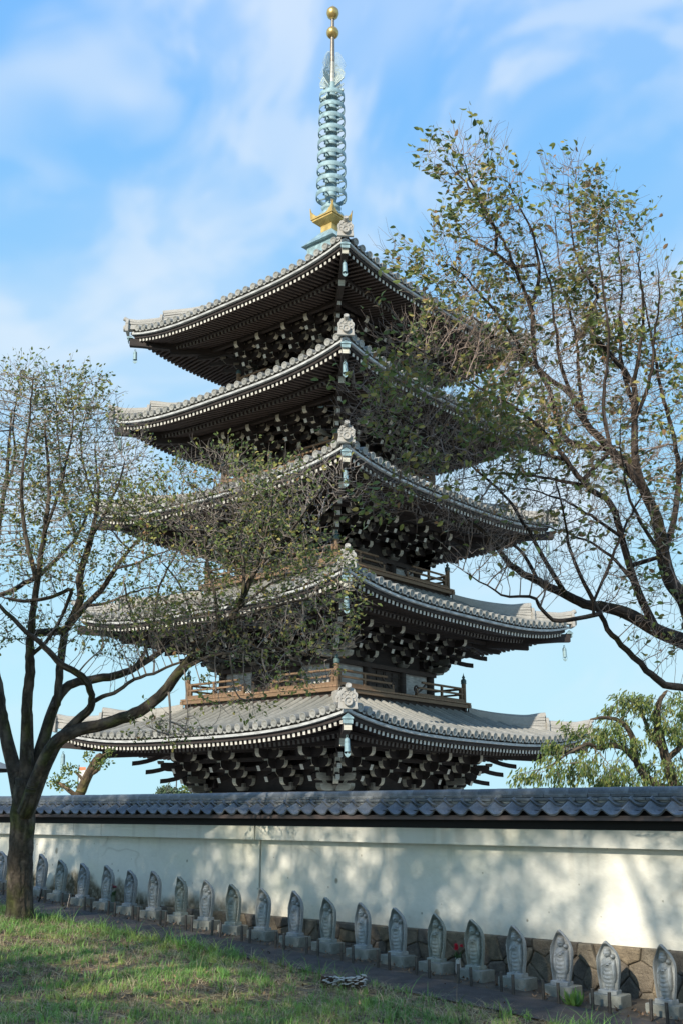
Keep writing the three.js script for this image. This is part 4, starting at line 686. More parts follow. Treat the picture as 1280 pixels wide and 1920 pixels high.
// branch traces (x, y, z, radius) and crown volumes (x, y, z, rx, ry, rz, points), in metres
const LEFT_LIMBS = [[[8.08,0.45,15.86,0.247],[8.13,0.68,15.91,0.196],[8.22,1.09,16.0,0.182],[8.32,1.54,16.1,0.174],[8.44,1.99,16.18,0.182],[8.54,2.37,16.25,0.174],[8.6,2.59,16.29,0.145]],[[8.59,2.07,16.23,0.13],[8.88,2.51,16.27,0.122],[9.13,2.84,16.29,0.114],[9.36,3.05,16.29,0.099],[9.67,3.18,16.18,0.092],[9.98,3.23,16.05,0.084],[10.36,3.35,15.88,0.084],[10.65,3.47,15.79,0.08],[10.92,3.64,15.74,0.076],[11.18,3.88,15.72,0.072],[11.41,4.06,15.71,0.072],[11.68,4.3,15.68,0.061],[11.92,4.44,15.64,0.054],[12.18,4.66,15.61,0.047],[12.41,4.93,15.63,0.037],[12.61,5.16,15.66,0.03],[12.84,5.32,15.64,0.023],[13.15,5.49,15.56,0.016],[13.45,5.67,15.48,0.012],[13.67,5.83,15.46,0.008]],[[9.29,3.04,16.28,0.071],[9.5,3.2,16.24,0.064],[9.7,3.35,16.2,0.064],[9.88,3.46,16.18,0.06],[9.97,3.59,16.23,0.049],[10.03,3.74,16.32,0.049],[10.03,3.86,16.45,0.049],[9.98,3.95,16.61,0.048],[9.93,4.04,16.78,0.045],[9.89,4.18,16.94,0.041],[9.88,4.3,17.09,0.034],[9.79,4.45,17.3,0.031],[9.72,4.65,17.53,0.027],[9.65,4.85,17.75,0.02]],[[8.54,2.22,16.2,0.131],[8.65,2.63,16.18,0.109],[8.79,3.09,16.16,0.091],[8.9,3.47,16.14,0.077],[9.01,3.76,16.08,0.074],[9.13,3.9,15.95,0.066],[9.34,3.97,15.72,0.063],[9.54,4.02,15.5,0.059],[9.7,4.13,15.32,0.052],[9.87,4.27,15.16,0.045],[10.1,4.47,14.96,0.038],[10.38,4.69,14.73,0.03],[10.62,4.9,14.52,0.023],[10.91,5.22,14.32,0.015]],[[8.51,2.22,16.23,0.131],[8.64,2.67,16.32,0.109],[8.76,3.15,16.44,0.09],[8.86,3.56,16.54,0.079],[8.99,4.0,16.63,0.072],[9.09,4.37,16.73,0.061],[9.22,4.81,16.81,0.05],[9.4,5.33,16.89,0.043],[9.6,5.91,16.98,0.036],[9.77,6.42,17.07,0.029],[9.87,6.93,17.2,0.021],[9.95,7.44,17.36,0.014]],[[8.48,2.22,16.25,0.131],[8.4,2.63,16.36,0.109],[8.32,3.05,16.48,0.092],[8.26,3.44,16.56,0.074],[8.22,3.83,16.64,0.067],[8.16,4.38,16.78,0.06],[8.17,5.01,16.9,0.052],[8.24,5.64,16.96,0.045],[8.35,6.21,16.97,0.038],[8.45,6.78,16.99,0.03],[8.55,7.44,17.04,0.023],[8.61,8.02,17.1,0.015]],[[9.15,4.65,16.18,0.059],[9.31,4.9,16.16,0.059],[9.44,5.12,16.16,0.059],[9.49,5.35,16.24,0.055],[9.62,5.64,16.27,0.051],[9.78,5.98,16.29,0.044],[9.92,6.32,16.33,0.029],[10.01,6.61,16.39,0.022],[10.06,6.91,16.49,0.015],[10.13,7.28,16.6,0.011]],[[9.12,3.57,16.21,0.058],[9.14,4.03,16.23,0.058],[9.16,4.43,16.22,0.059],[9.15,4.65,16.18,0.059]],[[9.15,4.65,16.18,0.044],[9.53,4.99,16.13,0.044],[9.84,5.19,16.1,0.04],[10.13,5.46,16.1,0.033],[10.41,5.67,16.1,0.025],[10.72,5.87,16.07,0.018],[11.04,6.02,16.0,0.012],[11.33,6.18,15.97,0.008]],[[9.03,4.23,16.67,0.036],[9.29,4.45,16.57,0.029],[9.55,4.81,16.53,0.025],[9.74,5.14,16.54,0.032],[9.55,5.04,16.71,0.029],[9.3,4.96,16.95,0.029],[9.08,4.99,17.19,0.021]],[[7.87,5.24,16.69,0.038],[8.03,5.34,16.49,0.039],[8.17,5.47,16.34,0.039],[8.31,5.6,16.18,0.039],[8.47,5.82,16.04,0.035],[8.56,5.98,15.94,0.031],[8.71,6.23,15.81,0.024],[8.92,6.72,15.74,0.016],[9.05,7.23,15.72,0.012]],[[9.84,3.55,16.13,0.035],[10.07,3.63,16.1,0.032],[10.29,3.67,16.06,0.028],[10.58,3.83,16.0,0.024],[10.9,3.91,15.89,0.021],[11.23,4.02,15.79,0.017],[11.59,4.07,15.63,0.014],[11.97,4.2,15.49,0.01]],[[11.38,3.95,15.77,0.034],[11.77,4.09,15.65,0.027],[12.17,4.13,15.49,0.02],[12.54,4.16,15.34,0.017],[12.93,4.1,15.14,0.012],[13.26,3.98,14.98,0.008]],[[12.19,4.55,15.71,0.03],[12.49,4.6,15.61,0.023],[12.84,4.69,15.47,0.02],[13.19,4.74,15.33,0.014],[13.54,4.82,15.2,0.01]],[[12.44,4.82,15.73,0.026],[12.45,5.17,15.72,0.022],[12.41,5.54,15.76,0.019],[12.34,5.91,15.82,0.013],[12.28,6.29,15.88,0.01],[12.24,6.67,15.92,0.007]],[[9.81,4.1,15.4,0.03],[10.04,4.4,15.36,0.026],[10.23,4.82,15.4,0.022],[10.4,5.27,15.47,0.018],[10.69,5.72,15.43,0.015],[10.98,6.16,15.4,0.011],[11.2,6.61,15.42,0.007]],[[9.67,5.89,17.02,0.028],[9.78,6.45,16.93,0.024],[9.86,7.02,16.87,0.019],[9.9,7.6,16.85,0.013],[9.85,8.15,16.89,0.007]],[[9.38,5.25,16.89,0.036],[9.46,5.82,17.18,0.03],[9.61,6.45,17.42,0.025],[9.85,7.0,17.56,0.018],[10.09,7.55,17.69,0.013],[10.28,7.94,17.82,0.007]],[[9.86,5.96,16.34,0.029],[10.22,6.34,16.35,0.023],[10.51,6.66,16.4,0.016],[10.74,6.91,16.49,0.009]],[[9.98,6.34,16.37,0.022],[9.79,6.89,16.47,0.018],[9.65,7.41,16.51,0.013],[9.64,7.95,16.45,0.008]],[[8.29,6.79,16.9,0.027],[8.62,7.25,16.97,0.021],[8.83,7.77,17.18,0.015],[9.1,8.26,17.31,0.007]],[[8.69,6.24,15.8,0.027],[8.75,6.68,16.06,0.023],[8.86,7.21,16.29,0.018],[9.02,7.82,16.53,0.013],[9.18,8.34,16.72,0.008]],[[10.26,5.43,16.2,0.021],[10.61,5.46,16.14,0.018],[10.99,5.55,16.07,0.013],[11.37,5.6,15.99,0.007]],[[9.52,4.99,16.12,0.024],[9.9,5.0,16.03,0.02],[10.35,5.12,15.91,0.014],[10.86,5.21,15.73,0.008]],[[12.63,5.13,15.69,0.022],[12.86,5.57,15.74,0.018],[13.05,5.96,15.82,0.013],[13.13,6.3,15.97,0.007]],[[12.88,5.31,15.68,0.02],[13.31,5.69,15.63,0.016],[13.7,6.05,15.61,0.012],[14.06,6.29,15.58,0.006]],[[12.06,4.41,15.77,0.027],[11.99,4.92,15.82,0.022],[11.88,5.44,15.9,0.018],[11.92,6.05,15.89,0.013],[11.97,6.59,15.85,0.007]],[[12.26,4.64,15.69,0.023],[12.78,4.92,15.62,0.018],[13.27,5.1,15.53,0.013],[13.69,5.13,15.46,0.007]],[[10.01,4.25,15.28,0.025],[10.14,4.64,15.59,0.021],[10.24,4.98,15.91,0.017],[10.42,5.31,16.15,0.01]],[[10.45,4.67,14.79,0.022],[10.57,5.07,15.06,0.019],[10.63,5.38,15.36,0.014],[10.62,5.6,15.67,0.008]]];
const LEFT_BLOBS = [[9.24,7.88,17.32,0.6,0.6,1.3,90],[9.82,7.81,17.07,0.59,0.51,1.3,90],[10.08,7.28,16.64,0.55,0.51,1.2,90],[10.47,6.88,16.43,0.35,0.35,0.9,45],[8.89,6.84,17.09,0.64,0.72,1.4,95],[9.63,6.6,16.78,0.63,0.71,1.3,95],[10.18,6.24,16.44,0.5,0.54,1.1,70],[9.0,5.61,16.94,0.55,0.63,1.2,60],[9.5,5.39,16.43,0.47,0.47,1.1,45],[9.29,4.57,16.85,0.5,0.34,1,25],[11.27,6.18,16.16,0.41,0.38,0.9,60],[12.13,6.53,15.96,0.4,0.33,0.9,70],[12.08,5.93,15.78,0.59,0.48,1.1,110],[12.95,6.06,15.63,0.54,0.39,1,110],[13.67,6.18,15.46,0.35,0.28,0.8,50],[13.93,6.39,15.45,0.21,0.15,0.5,18],[11.45,6.55,16.14,0.15,0.23,0.4,14],[12.93,5.38,15.38,0.57,0.43,1,95],[12.1,5.21,15.76,0.54,0.4,1,70],[11.07,5.39,16.03,0.53,0.38,1,45],[13.37,4.87,15.22,0.39,0.35,0.9,55],[12.33,4.66,15.36,0.65,0.36,1,85],[11.45,4.62,15.83,0.59,0.37,1,80],[10.56,4.61,16.04,0.53,0.42,1,70],[10.45,4.16,16.11,0.45,0.23,0.8,30],[13.21,4.3,15.14,0.42,0.32,0.8,40],[11.9,4.13,15.53,0.65,0.22,0.8,30],[12.96,3.79,15.17,0.42,0.24,0.7,18],[11.22,3.12,15.73,0.58,0.16,0.5,20],[12.01,3.59,15.5,0.5,0.29,0.7,10]];
const RIGHT_LIMBS = [[[17.98,-0.23,14.53,0.184],[18.13,0.7,14.71,0.157],[18.28,1.68,14.9,0.139],[18.42,2.67,15.11,0.134],[18.47,3.22,15.23,0.13],[18.46,3.57,15.32,0.112],[18.4,3.88,15.44,0.094]],[[18.45,3.58,15.29,0.089],[18.36,3.65,15.48,0.079],[18.2,3.74,15.72,0.069],[18.03,3.89,16.01,0.06],[17.9,3.94,16.22,0.05],[17.8,3.95,16.39,0.046],[17.71,4.03,16.57,0.041],[17.56,4.13,16.82,0.036],[17.43,4.25,17.06,0.029],[17.38,4.4,17.23,0.022],[17.34,4.54,17.4,0.018],[17.27,4.64,17.58,0.013],[17.13,4.74,17.81,0.009],[16.97,4.87,18.08,0.006],[16.81,4.96,18.33,0.003]],[[18.42,3.78,15.39,0.08],[18.39,4.06,15.49,0.075],[18.31,4.23,15.58,0.071],[18.29,4.48,15.66,0.066],[18.3,4.73,15.71,0.061],[18.26,5.01,15.81,0.052],[18.17,5.29,15.96,0.048],[18.04,5.51,16.12,0.04],[17.88,5.8,16.32,0.036],[17.82,6.04,16.44,0.031],[17.67,6.22,16.6,0.024],[17.51,6.44,16.78,0.019],[17.35,6.6,16.95,0.014],[17.17,6.82,17.15,0.01],[16.99,7.04,17.35,0.006],[16.83,7.36,17.57,0.004]],[[18.28,5.0,15.84,0.043],[18.23,5.22,15.91,0.04],[18.21,5.43,15.95,0.038],[18.25,5.8,15.99,0.033],[18.29,6.16,16.04,0.029],[18.17,6.45,16.19,0.024],[18.04,6.69,16.34,0.022],[18.03,6.9,16.37,0.019],[18.11,7.13,16.33,0.015],[18.03,7.33,16.42,0.012],[17.98,7.58,16.5,0.01],[17.99,7.97,16.58,0.007],[18.02,8.37,16.65,0.004]],[[17.94,5.57,16.07,0.034],[17.78,5.58,16.28,0.031],[17.7,5.64,16.43,0.029],[17.69,6.06,16.66,0.024],[17.66,6.34,16.86,0.021],[17.74,6.81,17.03,0.019],[17.73,7.03,17.18,0.017],[17.72,7.26,17.34,0.014],[17.69,7.46,17.51,0.011],[17.64,7.61,17.67,0.009],[17.63,7.83,17.82,0.007],[17.62,8.05,17.97,0.005]],[[18.19,3.74,15.71,0.042],[18.16,3.97,15.89,0.039],[18.15,4.18,16.04,0.037],[18.15,4.57,16.25,0.032],[18.15,4.87,16.42,0.03],[18.02,5.02,16.66,0.027],[17.95,5.23,16.86,0.023],[17.85,5.47,17.1,0.018],[17.7,5.69,17.38,0.013],[17.52,5.82,17.64,0.01],[17.36,5.99,17.91,0.007],[17.13,6.2,18.25,0.004]],[[18.52,3.01,15.28,0.055],[18.46,3.15,15.48,0.046],[18.38,3.19,15.65,0.036],[18.28,3.21,15.83,0.036],[18.22,3.31,16.01,0.031],[18.12,3.51,16.26,0.027],[18.06,3.67,16.46,0.024],[18.03,3.9,16.66,0.022],[18.01,4.12,16.85,0.017],[18.01,4.38,17.03,0.013],[18.06,4.64,17.18,0.01],[18.08,4.89,17.34,0.007]],[[18.09,3.79,16.65,0.022],[17.96,3.74,16.81,0.02],[17.81,3.71,17.01,0.019],[17.78,3.8,17.16,0.019],[17.77,3.88,17.27,0.015],[17.62,3.88,17.47,0.011],[17.53,3.96,17.67,0.008],[17.43,4.07,17.87,0.006]],[[18.24,4.51,15.55,0.038],[18.34,4.85,15.47,0.034],[18.42,5.29,15.45,0.029],[18.43,5.73,15.49,0.024],[18.38,6.18,15.58,0.02],[18.37,6.64,15.65,0.015],[18.35,7.1,15.73,0.01],[18.33,7.57,15.8,0.006]],[[17.78,4.0,16.72,0.027],[17.72,4.29,16.97,0.022],[17.68,4.57,17.21,0.018],[17.62,4.81,17.45,0.014],[17.5,5.02,17.74,0.011],[17.36,5.22,18.03,0.009],[17.18,5.38,18.34,0.006],[17.04,5.49,18.61,0.004]],[[18.2,6.02,15.88,0.024],[18.15,6.42,15.96,0.02],[18.16,6.82,15.99,0.015],[18.23,7.28,16.0,0.011],[18.24,7.69,16.03,0.008],[18.23,8.05,16.07,0.005]],[[18.41,5.3,15.42,0.024],[18.52,5.76,15.33,0.02],[18.55,6.33,15.35,0.015],[18.57,6.81,15.34,0.01],[18.57,7.24,15.34,0.006]],[[18.1,3.87,16.8,0.013],[18.22,4.21,16.69,0.013],[18.35,4.57,16.58,0.011],[18.47,4.88,16.45,0.009]],[[17.79,6.06,16.39,0.022],[17.79,6.36,16.59,0.018],[17.85,6.69,16.76,0.014],[17.91,7.01,16.93,0.01],[17.92,7.33,17.13,0.007],[17.91,7.59,17.34,0.003]],[[17.85,5.83,16.25,0.022],[17.83,6.22,16.29,0.018],[17.84,6.68,16.32,0.015],[17.8,7.14,16.41,0.011],[17.78,7.6,16.49,0.007],[17.79,8.08,16.53,0.004]],[[18.22,5.83,15.93,0.022],[18.43,6.16,15.99,0.017],[18.58,6.53,16.12,0.012],[18.72,6.89,16.25,0.008],[18.8,7.2,16.42,0.003]],[[18.25,5.35,16.55,0.02],[18.23,5.74,16.61,0.018],[18.28,6.11,16.6,0.015],[18.34,6.54,16.61,0.012],[18.34,6.97,16.67,0.009],[18.34,7.41,16.73,0.006],[18.39,7.75,16.71,0.003]],[[17.63,6.91,16.84,0.022],[17.79,7.17,16.93,0.017],[17.86,7.48,17.11,0.012],[17.85,7.74,17.33,0.008],[17.84,7.94,17.54,0.003]],[[17.57,7.31,17.05,0.022],[17.36,7.55,17.11,0.016],[17.14,7.73,17.16,0.01],[16.93,7.86,17.19,0.004]],[[17.51,6.44,16.77,0.022],[17.44,6.76,17.08,0.017],[17.36,6.97,17.34,0.012],[17.29,7.13,17.59,0.008],[17.23,7.19,17.78,0.003]],[[17.36,6.6,16.96,0.022],[17.06,6.76,17.08,0.016],[16.79,6.93,17.17,0.01],[16.56,7.11,17.23,0.004]],[[17.92,5.26,16.8,0.02],[17.76,5.3,17.04,0.017],[17.59,5.37,17.32,0.013],[17.41,5.39,17.58,0.01],[17.24,5.46,17.85,0.007],[17.08,5.57,18.12,0.003]],[[18.0,5.03,16.64,0.02],[17.75,5.11,16.74,0.016],[17.47,5.19,16.85,0.012],[17.14,5.23,17.0,0.008],[16.83,5.21,17.1,0.003]],[[18.18,4.56,16.31,0.02],[18.04,4.72,16.6,0.016],[17.92,4.83,16.87,0.012],[17.76,4.9,17.16,0.007],[17.55,4.94,17.48,0.003]],[[18.19,4.15,16.14,0.02],[18.01,4.43,16.25,0.016],[17.79,4.6,16.35,0.012],[17.52,4.73,16.48,0.008],[17.23,4.81,16.6,0.003]],[[18.44,4.39,16.02,0.02],[18.38,4.67,16.3,0.016],[18.37,4.93,16.52,0.012],[18.43,5.24,16.71,0.007],[18.51,5.54,16.87,0.003]],[[17.51,4.15,16.73,0.02],[17.39,4.42,16.79,0.016],[17.2,4.6,16.86,0.012],[16.95,4.67,16.95,0.008],[16.7,4.75,17.04,0.003]],[[18.27,6.17,16.01,0.022],[18.43,6.51,16.12,0.017],[18.55,6.83,16.26,0.012],[18.62,7.09,16.42,0.008],[18.67,7.35,16.59,0.003]],[[17.51,7.65,17.23,0.022],[17.37,8.01,17.29,0.016],[17.21,8.31,17.33,0.01],[17.04,8.55,17.36,0.004]]];
const RIGHT_BLOBS = [[17.52,8.06,17.93,0.2,0.23,0.5,26],[17.7,8.18,17.82,0.15,0.18,0.5,16],[18.01,8.26,16.61,0.21,0.28,0.5,30],[17.68,7.87,17.58,0.21,0.26,0.6,24],[17.68,7.47,17.42,0.31,0.26,0.7,45],[17.37,7.36,17.65,0.21,0.21,0.6,22],[16.97,7.21,17.94,0.17,0.15,0.4,14],[17.21,7.11,17.56,0.32,0.24,0.7,45],[18.04,7.84,16.43,0.28,0.28,0.7,50],[18.25,7.89,16.13,0.22,0.25,0.6,36],[17.66,7.21,16.8,0.38,0.32,0.8,60],[18.01,7.26,16.23,0.39,0.33,0.8,70],[18.32,7.36,15.87,0.28,0.33,0.7,55],[17.42,6.76,17.25,0.37,0.26,0.8,60],[17.72,6.64,16.53,0.43,0.32,0.9,85],[18.08,6.73,15.97,0.39,0.33,0.8,80],[18.41,6.93,15.63,0.28,0.33,0.7,50],[18.53,6.82,15.34,0.17,0.34,0.6,25],[17.18,6.16,18.33,0.22,0.15,0.5,28],[17.07,5.64,18.5,0.26,0.21,0.6,34],[17.22,5.92,18.06,0.25,0.22,0.6,28],[17.29,6.38,17.63,0.31,0.23,0.7,50],[17.5,6.22,17.11,0.42,0.29,0.8,70],[17.24,5.39,18.26,0.38,0.26,0.7,40],[17.0,5.31,18.57,0.21,0.19,0.5,20],[17.44,5.5,17.71,0.39,0.29,0.8,46],[17.65,5.68,16.92,0.41,0.31,0.8,100],[17.93,5.98,16.23,0.43,0.32,0.8,85],[18.24,6.2,15.64,0.39,0.39,0.8,65],[17.34,4.98,18.01,0.43,0.24,0.7,36],[17.6,5.13,17.44,0.39,0.27,0.8,42],[17.86,5.26,16.71,0.41,0.31,0.8,65],[18.16,5.44,15.97,0.42,0.37,0.8,55],[18.39,5.4,15.48,0.27,0.43,0.7,40],[17.0,4.72,18.35,0.28,0.19,0.5,30],[17.46,4.62,17.78,0.38,0.21,0.6,28],[17.73,4.65,17.42,0.34,0.26,0.6,36],[18.03,4.66,16.89,0.39,0.29,0.7,45],[18.29,4.67,16.12,0.41,0.36,0.7,40],[17.66,4.12,17.69,0.37,0.19,0.5,30],[18.01,4.12,17.11,0.38,0.24,0.6,25],[18.27,4.04,16.17,0.35,0.3,0.6,20],[18.33,3.56,15.94,0.25,0.25,0.5,10]];
const WEEP_LIMBS = [[[11.91,1.71,1.54,0.151],[12.04,2.63,1.77,0.13],[12.01,3.27,2.04,0.108],[12.0,3.79,2.25,0.097],[12.02,4.19,2.38,0.086],[12.13,4.54,2.42,0.054],[12.3,4.77,2.35,0.032]],[[12.02,2.63,1.79,0.097],[11.83,2.69,2.1,0.086],[11.65,2.97,2.48,0.086],[11.62,3.25,2.72,0.08],[11.68,3.75,2.98,0.069],[11.6,4.04,3.28,0.053],[11.44,4.13,3.56,0.042],[11.17,4.09,3.91,0.026]],[[11.59,3.23,2.66,0.075],[11.5,3.5,3.07,0.069],[11.39,3.55,3.42,0.063],[11.24,3.48,3.75,0.052],[11.14,3.54,4.09,0.042],[10.95,3.37,4.42,0.026],[10.73,3.14,4.74,0.015]],[[12.01,3.27,2.04,0.065],[12.25,3.57,1.76,0.065],[12.49,3.93,1.51,0.055],[12.68,4.29,1.29,0.033]],[[11.95,3.56,2.2,0.054],[11.8,3.85,2.37,0.054],[11.76,4.14,2.45,0.043],[11.64,4.49,2.62,0.027],[11.46,4.63,2.76,0.016]]];
const WEEP_BLOBS = [[11.8,4.5,2.69,0.72,0.22,0.9,60],[12.38,4.57,2.21,0.48,0.22,0.9,40],[11.21,3.88,3.65,0.53,0.23,0.8,60],[10.86,3.48,4.49,0.29,0.21,0.6,20],[10.82,3.14,4.67,0.57,0.23,0.8,60],[10.54,2.93,5.1,0.4,0.18,0.6,36],[11.24,3.15,4.04,0.69,0.3,0.9,80],[11.49,2.95,3.33,0.64,0.28,0.9,60],[12.21,4.02,2.15,0.48,0.29,0.9,40],[12.0,3.09,1.98,0.54,0.34,0.9,50],[11.6,3.58,3.07,0.41,0.24,0.6,20]];
const STUB_LIMBS = [[[-0.08,1.62,9.13,0.14],[0.13,2.37,9.23,0.129],[0.27,2.68,9.23,0.123],[0.44,2.99,9.19,0.111],[0.61,3.25,9.15,0.105],[0.75,3.45,9.1,0.105]],[[0.44,2.97,9.19,0.047],[0.62,3.02,9.14,0.047],[0.77,3.11,9.14,0.035],[0.89,3.24,9.17,0.012]],[[0.32,2.74,9.21,0.041],[0.13,2.94,9.24,0.035],[-0.08,3.04,9.25,0.018]],[[0.16,2.39,9.21,0.059],[-0.08,2.62,9.41,0.053],[-0.26,2.77,9.54,0.035],[-0.43,2.81,9.61,0.018]],[[0.71,3.37,9.11,0.023],[0.85,3.47,9.03,0.018],[0.93,3.47,8.96,0.012]]];
const STUB_TUFTS = [[-0.14,3.05,9.45],[-0.1,3.08,9.28],[0.87,3.21,9.18],[0.49,3.39,9.31],[0.91,3.47,8.97],[-0.43,2.82,9.61],[-0.3,2.87,9.52],[-0.36,2.7,9.5],[0.77,3.32,9.04],[0.05,2.74,9.44]];

// ---------------------------------------------------------------- trees
// branch skeletons grown towards points spread through the crown's volume
function grow(limbs, blobs, o) {
  const R = mulberry(o.seed), N = { x: [], y: [], z: [], par: [], rad: [], limb: [] }, step = o.step || 0.12;
  const add = (x, y, z, par, rad, limb) => { N.x.push(x); N.y.push(y); N.z.push(z); N.par.push(par); N.rad.push(rad); N.limb.push(limb); return N.x.length - 1; };
  limbs.forEach((L, li) => {
    const cv = new THREE.CatmullRomCurve3(L.map((p) => new THREE.Vector3(p[0], p[1], p[2])), false, 'centripetal'), len = cv.getLength(), n = Math.max(3, Math.round(len / step));
    let par = -1; const p0 = L[0];
    if (li) { let best = 1e9; for (let i = 0; i < N.x.length; i++) { const q = (N.x[i] - p0[0]) ** 2 + (N.y[i] - p0[1]) ** 2 + (N.z[i] - p0[2]) ** 2; if (q < best) { best = q; par = i; } } }
    for (let i = 0; i <= n; i++) { const p = cv.getPoint(i / n), f = i / n * (L.length - 1), k = Math.min(L.length - 2, Math.floor(f)); const j = i / n > 0.25 ? 0.018 : 0; par = add(p.x + (R() - 0.5) * j, p.y + (R() - 0.5) * j, p.z + (R() - 0.5) * j, par, mix(L[k][3], L[k + 1][3], f - k), li); }
  });
  const limbEnd = N.x.length, A = [];
  for (const b of blobs) for (let i = 0; i < b[6] * (o.mult || 1); i++) { let x, y, z; do { x = R() * 2 - 1; y = R() * 2 - 1; z = R() * 2 - 1; } while (x * x + y * y + z * z > 1); A.push([b[0] + x * (b[3] * 0.75 + b[5] * 0.25), b[1] + y * b[4], b[2] + z * (b[3] * 0.3 + b[5] * 0.7)]); }
  const dI = o.reach || 0.9, dK = o.kill || 0.2, cell = dI, grid = new Map(), key = (x, y, z) => Math.floor(x / cell) * 73856093 ^ Math.floor(y / cell) * 19349663 ^ Math.floor(z / cell) * 83492791;
  const put = (i) => { const k = key(N.x[i], N.y[i], N.z[i]); let a = grid.get(k); if (!a) grid.set(k, a = []); a.push(i); };
  for (let i = 0; i < limbEnd; i++) if (N.rad[i] < o.maxR) put(i);
  let live = A.map((a) => a);
  for (let it = 0; it < (o.iters || 60) && live.length; it++) {
    const pull = new Map(), keep = [];
    for (const a of live) {
      let best = dI * dI, bi = -1;
      for (let i = -1; i < 2; i++) for (let j = -1; j < 2; j++) for (let k = -1; k < 2; k++) { const c = grid.get(key(a[0] + i * cell, a[1] + j * cell, a[2] + k * cell)); if (c) for (const n of c) { const q = (N.x[n] - a[0]) ** 2 + (N.y[n] - a[1]) ** 2 + (N.z[n] - a[2]) ** 2; if (q < best) { best = q; bi = n; } } }
      if (bi < 0) { keep.push(a); continue; }
      if (best < dK * dK) continue;
      const l = Math.sqrt(best), p = pull.get(bi) || [0, 0, 0]; p[0] += (a[0] - N.x[bi]) / l; p[1] += (a[1] - N.y[bi]) / l; p[2] += (a[2] - N.z[bi]) / l; pull.set(bi, p); keep.push(a);
    }
    if (!pull.size) { if (live.length === keep.length) break; }
    for (const [n, p] of pull) { const w = o.bias || [0, 0.2, 0]; let x = p[0] + w[0] + (R() - 0.5) * 0.5, y = p[1] + w[1] + (R() - 0.5) * 0.4, z = p[2] + w[2] + (R() - 0.5) * 0.5; const l = Math.hypot(x, y, z) || 1; put(add(N.x[n] + x / l * step, N.y[n] + y / l * step, N.z[n] + z / l * step, n, 0, -1)); }
    live = keep;
  }
  const n = N.x.length, kids = Array.from({ length: n }, () => []); for (let i = 0; i < n; i++) if (N.par[i] >= 0) kids[N.par[i]].push(i);
  // pipe-model radii for grown wood
  for (let i = n - 1; i >= limbEnd; i--) { let s = 0; for (const c of kids[i]) s += N.rad[c] ** 2.2; N.rad[i] = Math.max(o.tip || 0.0035, s ** (1 / 2.2)); }
  for (let i = limbEnd; i < n; i++) { const p = N.par[i]; if (p >= 0) N.rad[i] = Math.min(N.rad[i], Math.max(o.tip || 0.0035, N.rad[p] * (p < limbEnd ? 0.75 : 0.97))); }
  const tips = []; for (let i = 0; i < n; i++) if (!kids[i].length) tips.push(i);
  // chains -> tubes
  const chainsOf = (filter) => { const out = []; for (let i = 0; i < n; i++) { if (!filter(i)) continue; const p = N.par[i]; const cont = p >= 0 && filter(p) && N.limb[p] === N.limb[i] && kids[p].filter((c) => N.limb[c] === N.limb[p] && filter(c))[0] === i; if (cont) continue; const ch = []; if (p >= 0) ch.push(p); let c = i; while (c !== undefined) { ch.push(c); c = kids[c].filter((d) => N.limb[d] === N.limb[c] && filter(d))[0]; } out.push(ch); } return out; };
  const tube = (ch, rootR) => {
    const pos = [], uv = [], idx = [], m = ch.length; if (m < 2) return null;
    const r0 = N.rad[ch[1]], sides = r0 > 0.1 ? 16 : r0 > 0.04 ? 10 : r0 > 0.012 ? 6 : r0 > 0.006 ? 4 : 3; let vlen = 0;
    const T0 = new THREE.Vector3(), U = new THREE.Vector3(), V = new THREE.Vector3(); let ref = new THREE.Vector3(0.3, 0.1, 0.95);
    for (let k = 0; k < m; k++) {
      const i = ch[k], a = ch[Math.max(0, k - 1)], b = ch[Math.min(m - 1, k + 1)]; T0.set(N.x[b] - N.x[a], N.y[b] - N.y[a], N.z[b] - N.z[a]).normalize();
      U.crossVectors(T0, ref); if (U.lengthSq() < 1e-4) U.crossVectors(T0, new THREE.Vector3(1, 0, 0)); U.normalize(); V.crossVectors(T0, U); ref = V.clone().negate();
      let r = k === 0 ? Math.min(N.rad[i], N.rad[ch[1]] * 1.25) : N.rad[i]; if (k === m - 1 && m > 2) r *= 0.5;
      if (k) vlen += Math.hypot(N.x[i] - N.x[ch[k - 1]], N.y[i] - N.y[ch[k - 1]], N.z[i] - N.z[ch[k - 1]]);
      for (let s = 0; s <= sides; s++) { const an = s / sides * Math.PI * 2, lump = r > 0.02 ? 1 + 0.16 * (fbm(Math.cos(an) * 1.6 + N.x[i] * 3, N.y[i] * 2.2, Math.sin(an) * 1.6 + N.z[i] * 3, 3) - 0.5) : 1, c = Math.cos(an) * r * lump, q = Math.sin(an) * r * lump; pos.push(N.x[i] + U.x * c + V.x * q, N.y[i] + U.y * c + V.y * q, N.z[i] + U.z * c + V.z * q); uv.push(s / sides * Math.max(0.3, Math.round(r * 12) / 2), vlen * 0.8); }
    }
    for (let k = 0; k < m - 1; k++) for (let s = 0; s < sides; s++) { const a = k * (sides + 1) + s, b = a + 1, c = a + sides + 1, e = c + 1; idx.push(a, c, b, b, c, e); }
    const g = new THREE.BufferGeometry(); g.setAttribute('position', new THREE.Float32BufferAttribute(pos, 3)); g.setAttribute('uv', new THREE.Float32BufferAttribute(uv, 2)); g.setIndex(idx); g.computeVertexNormals(); return g.toNonIndexed();
  };
  const limbGeo = limbs.map((_, li) => { const c = chainsOf((i) => N.limb[i] === li); const g = c.map((q) => tube(q)).filter(Boolean); return merge(g); });
  const twig = chainsOf((i) => N.limb[i] < 0).map((q) => tube(q)).filter(Boolean);
  // fine end twigs
  const ends = []; const fine = [];
  const dirOf = (i) => { let p = i; for (let s = 0; s < 3 && N.par[p] >= 0; s++) p = N.par[p]; const v = new THREE.Vector3(N.x[i] - N.x[p], N.y[i] - N.y[p], N.z[i] - N.z[p]); return v.lengthSq() > 1e-8 ? v.normalize() : v.set(0, 1, 0); };
